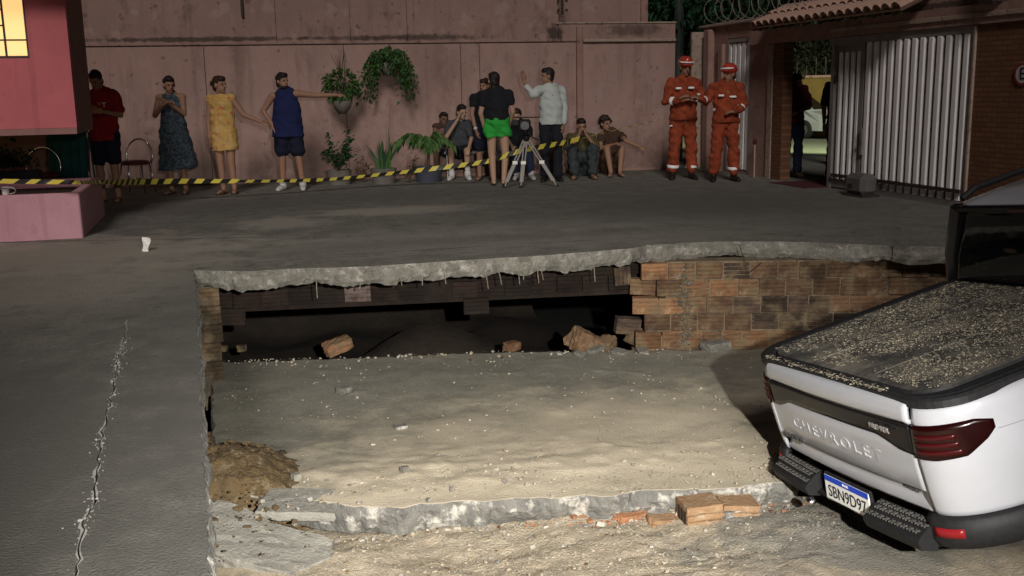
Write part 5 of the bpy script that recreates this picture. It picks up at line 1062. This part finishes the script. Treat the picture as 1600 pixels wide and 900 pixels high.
# plant and chairs under the bay
t4 = thing('potted_plant', 'dark bushy plant in a blue grey trough behind the planter', 'potted plant', (-2.55, 13.9, 0), 0); bm = BM(); bx(bm, -.32, .32, -.13, .13, .28, .52, .02); obj('trough', bm, 'potblue', t4); bm = BM(); bx(bm, -.28, .28, -.1, .1, 0, .28); obj('stand', bm, 'gframe', t4); rd = random.Random(11)
leaf_cloud('foliage', t4, [(Vector((rd.gauss(-.04, .14), rd.gauss(0, .08), .55+abs(rd.gauss(0, .11)))), Vector((rd.uniform(-1, 1), rd.uniform(-1, 1), .8))) for k in range(420)], .06, 'leafd', .3, seed=12)
def chair(label, loc, rz):
    t = thing('chair', label, 'chair', loc, rz, 'chrome chairs by the house'); bm = BM(); lathe(bm, [(.0, .415), (.18, .415), (.20, .43), (.20, .455), (.17, .475), (.0, .48)], n=20, cap=False); obj('seat', bm, mat('seat_red', (.09, .015, .018), None, rough=.5) if 'seatred' not in M else M['seatred'], t, True)
    for sx in (-1, 1):
        bm = BM(); tube(bm, [(sx*.15, -.13, .43), (sx*.19, -.17, 0)], .0125, 7); obj('leg', bm, 'chrome', t, True)
        bm = BM(); tube(bm, [(sx*.16, .13, .44), (sx*.20, .17, 0)], .0125, 7); obj('leg', bm, 'chrome', t, True)
    bm = BM(); tube(bm, [(-.17, .14, .40)]+[(.20*-math.cos(a), .17+.02*math.sin(a), .53+.25*math.sin(a)) for a in np.linspace(0, math.pi, 14)]+[(.17, .14, .40)], .0125, 7); obj('back_hoop', bm, 'chrome', t, True)
    bm = BM(); rg = [(.17*math.cos(a), .15*math.sin(a), .20) for a in np.linspace(0, 2*math.pi, 20)]; tube(bm, rg, .007, 5); obj('foot_ring', bm, 'chrome', t, True); return t
chair('chrome chair with an arched back under the jutting pink bay', (-2.22, 14.05, 0), .1); 
chair('chrome chair with an arched back standing right of the man in red', pz(214, 303)+Vector((0, .15, 0)), -.35)
# teal cloth over a rack
tc = thing('clothes_stand', 'dark teal cloth hung over a low stand beside the man in red', 'clothes stand', (-1.93, 14.30, 0), -.2); bm = BM(); rows = []
for i in range(26):
    x = -.23+.46*i/25; w_ = .018*math.sin(i*1.1)+.012*math.sin(i*2.3); rows.append([Vector((x, -.07+w_*.9, .38)), Vector((x, -.08+w_, .60)), Vector((x, -.06+w_*.6, .80)), Vector((x, -.03, .955)), Vector((x, 0, .975)), Vector((x, .03, .955)), Vector((x, .06-w_*.6, .75)), Vector((x, .07-w_, .45))])
grid(bm, rows); o = obj('cloth', bm, 'teal', tc, True); md = o.modifiers.new('thickness', 'SOLIDIFY'); md.thickness = .006; bm = BM()
for sx in (-.26, .26): tube(bm, [(sx, -.15, 0), (sx, 0, .96), (sx, .15, 0)], .012, 6)
tube(bm, [(-.26, 0, .96), (.26, 0, .96)], .012, 6); obj('frame', bm, 'iron', tc)
# bench
bp_ = bl+Vector((.32, .12, 0)); be = thing('bench', 'low grey bench with thin pale legs under the seated boy', 'bench', (bl.x+.30, bl.y+.13, 0), -YAW); bm = BM(); bx(bm, -.52, .42, -.16, .16, .375, .425, .015); obj('seat', bm, 'grey', be)
for (x, y) in ((-.46, -.12), (-.46, .12), (.36, -.12), (.36, .12)): bm = BM(); bx(bm, x-.018, x+.018, y-.018, y+.018, 0, .375); obj('leg', bm, 'alu', be)
s5 = thing('stool', 'dark stool under the seated person behind the tripod', 'stool', pz(811, 277)+Vector((0, .06, 0)), -YAW); bm = BM(); lathe(bm, [(.15, .36), (.17, .37), (.17, .40), (.15, .41)], n=16); obj('seat', bm, 'black', s5)
for k in range(4): a = .78+k*1.571; bm = BM(); tube(bm, [(.11*math.cos(a), .11*math.sin(a), .36), (.16*math.cos(a), .16*math.sin(a), 0)], .012, 6); obj('leg', bm, 'iron', s5)
s6 = copy_tree(s5); s6['label'] = 'dark stool under the small child behind the boy'; s6.location = (bl.x-.16, bl.y+.44, 0)
# tripod with video camera
tb = pz(820, 293); tp = thing('tripod', 'tall silver camera tripod spread in front of the wall', 'tripod', tb, -YAW, None); ap_ = Vector((.03, .02, .72))
for (e, n_) in (((-.30, -.02, 0), 0), ((-.06, -.10, 0), 1), ((.47, .02, 0), 2)):
    e = Vector(e); bm = BM(); s_ = Vector((.022, 0, 0)); tube(bm, [ap_+s_, e.lerp(ap_, .12)+s_*.8], .011, 6); tube(bm, [ap_-s_, e.lerp(ap_, .12)-s_*.8], .011, 6); tube(bm, [e.lerp(ap_, .5), e], .010, 6); box(bm, e.lerp(ap_, .5), (.07, .03, .045)); lg = obj('leg', bm, 'alu', tp); bm = BM(); lathe(bm, [(.012, 0), (.022, .0), (.018, .03), (.01, .04)], e, 10); obj('rubber_foot', bm, 'black', lg)
bm = BM(); lathe(bm, [(.03, .66), (.055, .70), (.055, .735), (.03, .76), (.028, .80)], (.03, .02, 0), 14); obj('head', bm, 'black', tp); bm = BM(); tube(bm, [(.03, .02, .76), (.16, -.12, .70), (.20, -.16, .69)], .010, 6); obj('pan_handle', bm, 'black', tp)
vc = thing('video_camera', 'dark video camera mounted on the silver tripod', 'video camera', tb+Matrix.Rotation(-YAW, 3, 'Z') @ Vector((.03, .02, .80)), -YAW)
bm = BM(); box(bm, (-.02, 0, .09), (.17, .22, .16), bev=.02); obj('body', bm, 'black', vc); bm = BM(); q = Matrix.Rotation(math.pi/2, 3, 'X'); lathe(bm, [(.045, .1), (.05, .14), (.055, .24), (.06, .26)], n=16)
for v in bm.verts: v.co = q @ v.co+Vector((-.02, 0, .09))
obj('lens', bm, 'blackgl', vc); bm = BM(); bx(bm, -.16, .20, -.03, .03, .19, .205, .004); obj('top_handle', bm, 'black', vc); bm = BM(); box(bm, (-.15, .06, .12), (.10, .03, .075), bev=.008); obj('viewfinder', bm, 'black', vc)
# barrier tape
tpts = [(-160, 280, 10.86), (0, 283, 10.92), (70, 284, 10.95), (125, 285, 10.99), (158, 284.5, 12.3), (220, 284, 13.9), (290, 283, 14.35), (400, 283, 14.5), (470, 282, 14.75), (530, 279, 15.0), (600, 272, 15.1), (680, 263, 15.05), (760, 252, 14.75), (812, 236, 14.55), (880, 223, 14.9), (905, 217, 15.2), (1042, 184, 16.05)]
ctr = [py(*a) for a in tpts]; den = []
for i in range(len(ctr)-1):
    p0, p1, p2, p3 = ctr[max(i-1, 0)], ctr[i], ctr[i+1], ctr[min(i+2, len(ctr)-1)]; n_ = max(2, int((p2-p1).length/.035))
    for k in range(n_): t = k/n_; den.append(.5*((2*p1)+(-p0+p2)*t+(2*p0-5*p1+4*p2-p3)*t*t+(-p0+3*p1-3*p2+p3)*t**3))
bm = BM(); rows = []; dist = 0
for i, c in enumerate(den):
    if i: dist += (den[i]-den[i-1]).length
    tw = .55*math.sin(dist*.7)+.5*fn(dist, 0, 0, .8)-(1.0 if dist < 3.0 else .1 if dist < 6.0 else .55); tg_ = (den[min(i+1, len(den)-1)]-den[max(i-1, 0)]).normalized(); up_ = Vector((0, 0, 1)); nn = tg_.cross(up_).normalized(); w_ = (up_*math.cos(tw)+nn*math.sin(tw))*.036*(.72 if c.y < 13.0 else 1 if c.x < 5.35 else .08)
    sh_ = tg_*.03; rows.append([c-w_-sh_, c-w_*.33-sh_*.33, c+w_*.33+sh_*.33, c+w_+sh_])
vs, fs = grid(bm, rows)
for k, f in enumerate(fs): f.material_index = (k//3//3) % 2
tag(obj('barrier_tape', bm, ['tapey', 'tapek']), 'yellow and black striped barrier tape strung across the yard', 'barrier tape')
# ================================================================== RUBBLE, CHUNKS
def chunk(name, label, cat, px, pyy, z, size, m, flat=.6, rz=0, grp=None, tilt=(0, 0), seed=0, crackle=2):
    rd = random.Random(seed+int(px)); bm = BM(); bmesh.ops.create_cube(bm, size=1)
    bmesh.ops.subdivide_edges(bm, edges=bm.edges[:], cuts=crackle, use_grid_fill=True)
    for v in bm.verts:
        c = v.co.copy(); nn = c.normalized(); thin = size[2] < .35*size[1]; k = 1-(.12 if thin else .30)*max(0, c.length-.62)+(.20*fn(c.x*1.2+seed, c.y*1.2+px*.1, 0, 2.2) if thin else .07*fn(c.x+seed, c.y+px*.1, c.z, 2.2)+.05*fn(c.x, c.y+seed, c.z, 7)); q = Vector((c.x*size[0]*k, c.y*size[1]*k, c.z*size[2]*(1 if thin else k))); v.co = q+nn*min(size)*.10*fn(q.x, q.y, q.z, 30)
    p = pz(px, pyy, z)+Vector((0, 0, size[2]*.32)); o = obj(name, bm, m, loc=p, rot=(tilt[0], tilt[1], rz)); return tag(o, label, cat, grp)
chunk('concrete_slab', 'pale broken concrete slab leaning off the pavement edge at bottom left', 'concrete slab', 400, 858, -.92, (.74, .34, .09), 'sheet', rz=-.62, tilt=(.18, .20), seed=2, crackle=7)
chunk('concrete_slab', 'flat cracked concrete sheet at the left end of the slab front', 'concrete slab', 470, 792, -.84, (.42, .30, .05), 'sheet', rz=-.25, tilt=(.05, .06), seed=5, crackle=6)
chunk('brick_chunk', 'large tilted brown brick chunk on the rubble below the hanging brick', 'brick chunk', 912, 545, -.95, (.30, .18, .20), 'brick2', rz=.3, tilt=(.25, .5), seed=3, crackle=5)
chunk('brick_chunk', 'small brown brick chunk right of the large tilted one', 'brick chunk', 948, 543, -.95, (.16, .14, .11), 'brick2', rz=.7, tilt=(.1, -.3), seed=7, crackle=4)
chunk('brick_chunk', 'upright brick shard leaning at the left foot of the brick wall', 'brick chunk', 990, 533, -.93, (.11, .08, .18), 'brick2', rz=.2, tilt=(.1, .5), seed=8, crackle=4)
chunk('brick_chunk', 'orange brick piece alone on the far slab edge before the dark cavity', 'brick chunk', 800, 545, -.955, (.15, .10, .08), 'brick1', rz=.4, seed=9, crackle=3)
chunk('brick_chunk', 'orange brown block peeping over the far rim of the slab at left', 'brick chunk', 528, 546, -.985, (.26, .16, .11), 'brick1', rz=.25, tilt=(.1, -.25), seed=10, crackle=4)
chunk('concrete_chunk', 'white pointed concrete piece at the foot of the brick wall beside the truck shadow', 'concrete chunk', 1118, 546, -.94, (.24, .16, .09), 'edge', rz=.2, seed=11, crackle=3)
for (px, pyy, s_, lab) in ((930, 548, .15, 'pale rubble flake in front of the large brick chunk'), (968, 552, .14, 'pale rubble flake below the small brick chunk'), (1003, 550, .12, 'pale rubble flake right of the brick shard'), (905, 555, .09, 'thin pale flake nearest the camera in the rubble heap')): chunk('concrete_flake', lab, 'concrete flake', px, pyy, -.94, (s_, s_*.7, .035), 'edge', rz=px*.7, tilt=(.1, .12), seed=pyy, grp='pale flakes by the brick chunks', crackle=3)
chunk('mud_clod', 'muddy pale clod left alone on the middle of the sunken slab', 'clod', 538, 612, -.90, (.11, .08, .05), 'edge', rz=.5, seed=13, crackle=3)
chunk('stone', 'flat grey stone sunk in the dusty slab left of centre', 'stone', 626, 668, -.87, (.09, .06, .02), 'slabface', rz=.1, seed=14, crackle=2)
chunk('stone', 'pale upright stone casting a small shadow near the slab middle', 'stone', 633, 741, -.80, (.045, .035, .06), 'edge', rz=.4, seed=15, crackle=2)
chunk('stone', 'dark round stone at the upper edge of the dusty strip', 'stone', 463, 748, -.80, (.05, .045, .04), 'slab', rz=.4, seed=16, crackle=2)
for (px, pyy, s_, m, lab) in ((350, 547, .06, 'muddy', 'left of two brown clods on the far rim of the slab'), (378, 547, .07, 'muddy', 'right of two brown clods on the far rim of the slab')): chunk('clod', lab, 'clod', px, pyy, -.985, (s_, s_, s_*.9), m, rz=px, seed=17, crackle=2)
for (px, pyy, sx, m, lab, rz) in ((600, 814, .07, 'chip', 'small orange brick piece under the left half of the slab front', .3), (655, 858, .055, 'chip', 'reddish brick sliver alone on the soil below the slab', -.2), (920, 812, .14, 'chip', 'long orange brick fragment wedged under the slab front', .35), (985, 815, .20, 'chip', 'flat red brown brick strip under the slab front', .3), (1040, 822, .20, 'tanbrick', 'tan brick fragment left of the grooved hollow brick', .05), (1085, 862, .11, 'chip', 'orange brick flake on the soil below the hollow brick', -.5), (1115, 862, .07, 'chip', 'narrow orange flake right of the other flake on the soil', -.6), (1160, 880, .10, 'stem', 'thin brown splinter on the soil at bottom right', -.35), (1090, 755, .06, 'chip', 'thin red splinter lying on the slab behind the hollow brick', -.6), (480, 848, .12, 'slabface', 'flat grey stone chip on the soil left of centre', .2), (505, 850, .06, 'slabface', 'blue grey pebble beside the flat grey chip', .1), (925, 845, .07, 'slabface', 'dark grey chip on the soil below the slab front', .2)):
    chunk('rubble_piece', lab, 'rubble', px, pyy, -.97, (sx, sx*.42, sx*.34), m, rz=rz, seed=21, tilt=(.1, .1), grp='broken bits on the soil', crackle=3)
# grooved hollow bricks under the slab front
def hollow(label, px, pyy, z, rz, L, H=.17, tilt=0, m='tanbrick', seed=0, n_=5):
    rd = random.Random(seed); t = thing('hollow_brick', label, 'hollow brick', pz(px, pyy, z), rz, 'hollow bricks under the slab front'); t.rotation_euler = (tilt, rd.uniform(-.06, .06), rz); bm = BM(); prof = []
    for i in range(n_):
        z0 = H*i/n_; z1 = H*(i+1)/n_; prof += [(-.09, z0+.007), (-.09, z1-.007)]+([(-.074, z1-.006), (-.074, z1+.006)] if i < n_-1 else [])
    prof += [(-.085, H), (.09, H), (.09, 0), (-.085, 0)]; rows = [[Vector((x, a+rd.uniform(-.003, .003), b+rd.uniform(-.002, .002))) for a, b in prof] for x in np.linspace(-L/2, L/2, 5)]; vs, _ = grid(bm, rows, close_v=True, flip=True); bm.faces.new(vs[0]); bm.faces.new(vs[-1][::-1]); obj('body', bm, m, t)
    for k in range(3):
        bm = BM(); bx(bm, -L/2-.002, -L/2+.001, -.065+k*.048, -.032+k*.048, .03, H-.03); obj('hole', bm, 'earth', t)  # thin dark plates stand for the shaded insides of the holes
hollow('whole grooved hollow brick standing under the slab front', 1094, 833, -1.0, -.10, .20, .19, seed=1)
hollow('broken hollow brick right of the whole one, upper of two', 1150, 808, -.93, -.2, .20, .10, m='tanbrick', seed=2, n_=3); hollow('broken hollow brick right of the whole one, lower of two', 1163, 834, -1.02, .05, .22, .08, m='tanbrick', seed=3, n_=3)
chunk('concrete_chunk', 'grey stone chip wedged among the hollow bricks', 'concrete chunk', 1142, 806, -.90, (.12, .08, .05), 'slabface', rz=.1, seed=31, crackle=3); chunk('brick_chunk', 'crumbled brick end at the right of the hollow bricks', 'brick chunk', 1185, 830, -1.0, (.13, .10, .10), 'brick2', rz=.5, seed=32, crackle=4)
for (px, pyy, sx, lab) in ((1262, 822, .13, 'pale flat concrete flake on the grey ground by the bumper'), (1232, 845, .05, 'round tan stone on the grey ground left of the bumper'), (1275, 872, .15, 'low pale concrete crust on the ground below the bumper'), (1330, 885, .16, 'long pale concrete crust at the bottom right')): chunk('concrete_flake', lab, 'concrete flake', px, pyy, -.93, (sx, sx*.6, .02), 'edge' if sx != .05 else 'dirt', rz=px*.3, seed=px, grp='pale flakes by the bumper', crackle=3)
# paper scrap on the pavement
bm = BM(); rows = []
for i in range(6): rows.append([Vector((-.03+.012*i+.008*math.sin(i*2+j), .01*math.sin(j*1.7+i), .0+.026*j)) for j in range(6)])
grid(bm, rows); o = obj('paper_scrap', bm, 'paper', loc=pz(227, 393), rot=(-.25, .2, .2)); md = o.modifiers.new('thickness', 'SOLIDIFY'); md.thickness = .004; tag(o, 'small crumpled white scrap standing on the pavement', 'paper scrap')
# ================================================================== BEYOND THE GATE
def tree(label, loc, h, cr, n, m, seed, zsq=.8, trunk=True, leafs=.22):
    rd = random.Random(seed); t = thing('tree', label, 'tree', loc, 0, 'trees beyond the walls'); bm = BM(); tube(bm, [(0, 0, -.3), (.05, .03, h*.4), (.0, .1, h*.75), (.05, .0, h)], [.17, .13, .09, .03], 8); tips = []
    for k in range(9): a = k*.72; z_ = h*rd.uniform(.45, .8); e = Vector((math.cos(a)*cr*.75, math.sin(a)*cr*.75, h*rd.uniform(.7, 1.1))); tube(bm, [(0.02, .05, z_), Vector((0, 0, z_)).lerp(e, .5)+Vector((0, 0, .1)), e], [.06, .04, .012], 5); tips.append(e)
    obj('trunk', bm, 'bark', t); pts = []; cl = [Vector((rd.gauss(0, .5)*cr, rd.gauss(0, .5)*cr, h+rd.gauss(0, .35)*cr*zsq)) for k in range(26)]+tips
    for k in range(n): c = rd.choice(cl); v = Vector((rd.gauss(0, 1), rd.gauss(0, 1), rd.gauss(0, 1))).normalized(); pts.append((c+v*cr*.36*rd.random()**.5, v+Vector((0, 0, -.2))))
    leaf_cloud('crown', t, pts, leafs, m, .3, seed=seed); return t
tree('dark green tree rising behind the corner of the two walls', (9.6, 19.3, 0), 3.3, 1.5, 9000, 'leafd', 3, leafs=.10)
tree('dark tree over the gate wall behind the coiled wire', (10.9, 16.6, 0), 3.6, 1.3, 6000, 'leafd', 5, leafs=.10)
up = thing('utility_pole', 'dark greenish pole behind the end of the pink wall', 'pole', (8.35, 18.2, 0)); bm = BM(); tube(bm, [(0, 0, -.1), (0, 0, 6.5)], [.10, .08], 10); obj('shaft', bm, mat('pole_green', (.05, .07, .06), (.035, .05, .045), 6, .7), up); bm = BM(); bx(bm, -.5, .5, -.04, .04, 5.9, 6.0); obj('crossarm', bm, 'stem', up)
hz = streetz(18); fwl = thing('street_wall', 'ochre boundary wall across the street seen through the doorway', 'wall', (18.6, 30.2, streetz(18.6)), -.55); bm = BM(); bx(bm, -5, 5, 0, .2, 0, 1.95); obj('wall_panel', bm, mat('ochre_wall', (.20, .13, .035), (.15, .10, .03), 3, .9), fwl); bm = BM(); bx(bm, -5, 5, -.04, .24, 1.95, 2.03); obj('coping', bm, 'plaster', fwl)
for k in range(12): bm = BM(); bx(bm, -2.0+k*.3, -1.97+k*.3, .08, .11, 2.03, 2.6); obj('fence_bar', bm, 'iron', fwl)
tree('tree hanging over the ochre wall across the street', (18.2, 31.6, streetz(18)), 3.0, 1.5, 4500, 'hedge', 8, leafs=.12); tree('second dark tree across the street right of the first', (20.4, 30.6, streetz(20)), 3.1, 1.5, 4000, 'hedge', 9, leafs=.12)
cr_ = thing('parked_car', 'white car parked across the street seen through the gateway', 'car', pz(1272, 214, -.30)+Vector((.45, .75, 0)), 0); cr_.location.z = streetz(cr_.location.x); cr_.rotation_euler = (0, 0, 1.95)
prof = [(-.95, .28), (-.98, .55), (-.92, .78), (-.45, .90), (.05, 1.38), (.9, 1.46), (1.9, 1.44), (2.5, 1.05), (2.85, .95), (2.9, .55), (2.85, .28)]   # x = along the car, front at -x
bm = BM(); rows = []
for w_, ins in ((-.86, .12), (-.84, .03), (-.60, 0), (.60, 0), (.84, .03), (.86, .12)):
    rows.append([Vector((x+(ins if x < 1 else -ins)*1.2, w_*(1 if z < .95 else .80), z-(ins*.6 if z > .9 else 0))) for x, z in prof])
vs, _ = grid(bm, rows, close_v=True); bm.faces.new(vs[0][::-1]); bm.faces.new(vs[-1]); obj('body', bm, 'carwhite', cr_)
bm = BM(); grid(bm, [[(-.40, -.62, .955), (.02, -.56, 1.36)], [(-.40, .62, .955), (.02, .56, 1.36)]], flip=True); obj('windscreen', bm, 'glass', cr_)
for v in cr_.children[-1].data.vertices: v.co += Vector((-.02, 0, .012))
for sy in (-1, 1):
    bm = BM(); q = [bm.verts.new(p_) for p_ in ((-.10, sy*.74, .98), (.25, sy*.70, 1.34), (1.9, sy*.70, 1.36), (2.35, sy*.73, 1.0))]; bm.faces.new(q if sy < 0 else q[::-1]); o = obj('side_window', bm, 'glass', cr_); md = o.modifiers.new('thickness', 'SOLIDIFY'); md.thickness = .05; md.offset = 0
    bm = BM(); box(bm, (-.90, sy*.58, .70), (.12, .34, .13), bev=.03); obj('headlight', bm, 'blackgl', cr_)
    for x in (-.25, 2.05):
        bm = BM(); lathe(bm, [(.18, -.1), (.29, -.1), (.31, -.07), (.31, .07), (.29, .1), (.18, .1), (.18, -.1)], n=22, cap=False); w_ = obj('wheel', bm, 'tyre', cr_, True, (x, sy*.80, .31), (math.pi/2, 0, 0)); bm = BM(); lathe(bm, [(.18, -.08), (.185, .09), (.05, .07), (.001, .075)] if sy < 0 else [(.001, -.075), (.05, -.07), (.185, -.09), (.18, .08)], n=18, cap=False)
        for k in range(5): a = k*1.2566; box(bm, (.10*math.cos(a), .10*math.sin(a), .085*-sy), (.15, .035, .02), Matrix.Rotation(a, 3, 'Z'))
        obj('rim', bm, 'rim', w_)
bm = BM(); box(bm, (-.965, 0, .48), (.06, 1.1, .20), bev=.02); obj('grille', bm, 'black', cr_)
# ---- joints and seams in the paving
def seam(name, a, b, w, m, amp=.01, h=.003, kind='structure'):
    bm = BM(); rows = []; a = Vector(a); b = Vector(b); n_ = int((b-a).length/.06); d = (b-a).normalized(); nr = Vector((-d.y, d.x, 0))
    for i in range(n_+1):
        p = a.lerp(b, i/n_)+nr*fn(a.x+i*.06, 0, 9, 2)*amp*2; k = w*max(.1, .6+1.1*fn(i*.06, 3, a.y, 2.5)); rows.append([Vector((p.x, p.y, h))-nr*k, Vector((p.x, p.y, h))+nr*k])
    grid(bm, rows, flip=True); return tag(obj(name, bm, m), kind=kind)
M['seamdark'] = mat('seam_dark', (.10, .095, .085), (.14, .135, .12), 20, .95); M['seampale'] = mat('seam_pale', (.33, .31, .27), (.26, .245, .21), 20, .95)
seam('paving_joint', pz(-40, 428), pz(300, 407), .010, 'seampale', .006); seam('paving_joint', pz(-20, 379), pz(420, 371), .013, 'seamdark', .01)
seam('paving_joint', pz(318, 417), pz(990, 379), .014, 'seampale', .006); seam('paving_joint', pz(320, 411), pz(985, 372), .010, 'seamdark', .008, .0035); seam('paving_joint', pz(195, 528), pz(203, 500), .006, 'seampale', .02)
# ---- crest on the red football shirt
for o in [o for o in S.objects if o.get('label', '').startswith('man in a red')]:
    text('crest', 'T', .085, 'paper', o, Matrix.Translation((.085, -.136, 1.29)) @ Matrix.Rotation(R(8), 4, 'Z') @ TM, .006, xs=1.1)
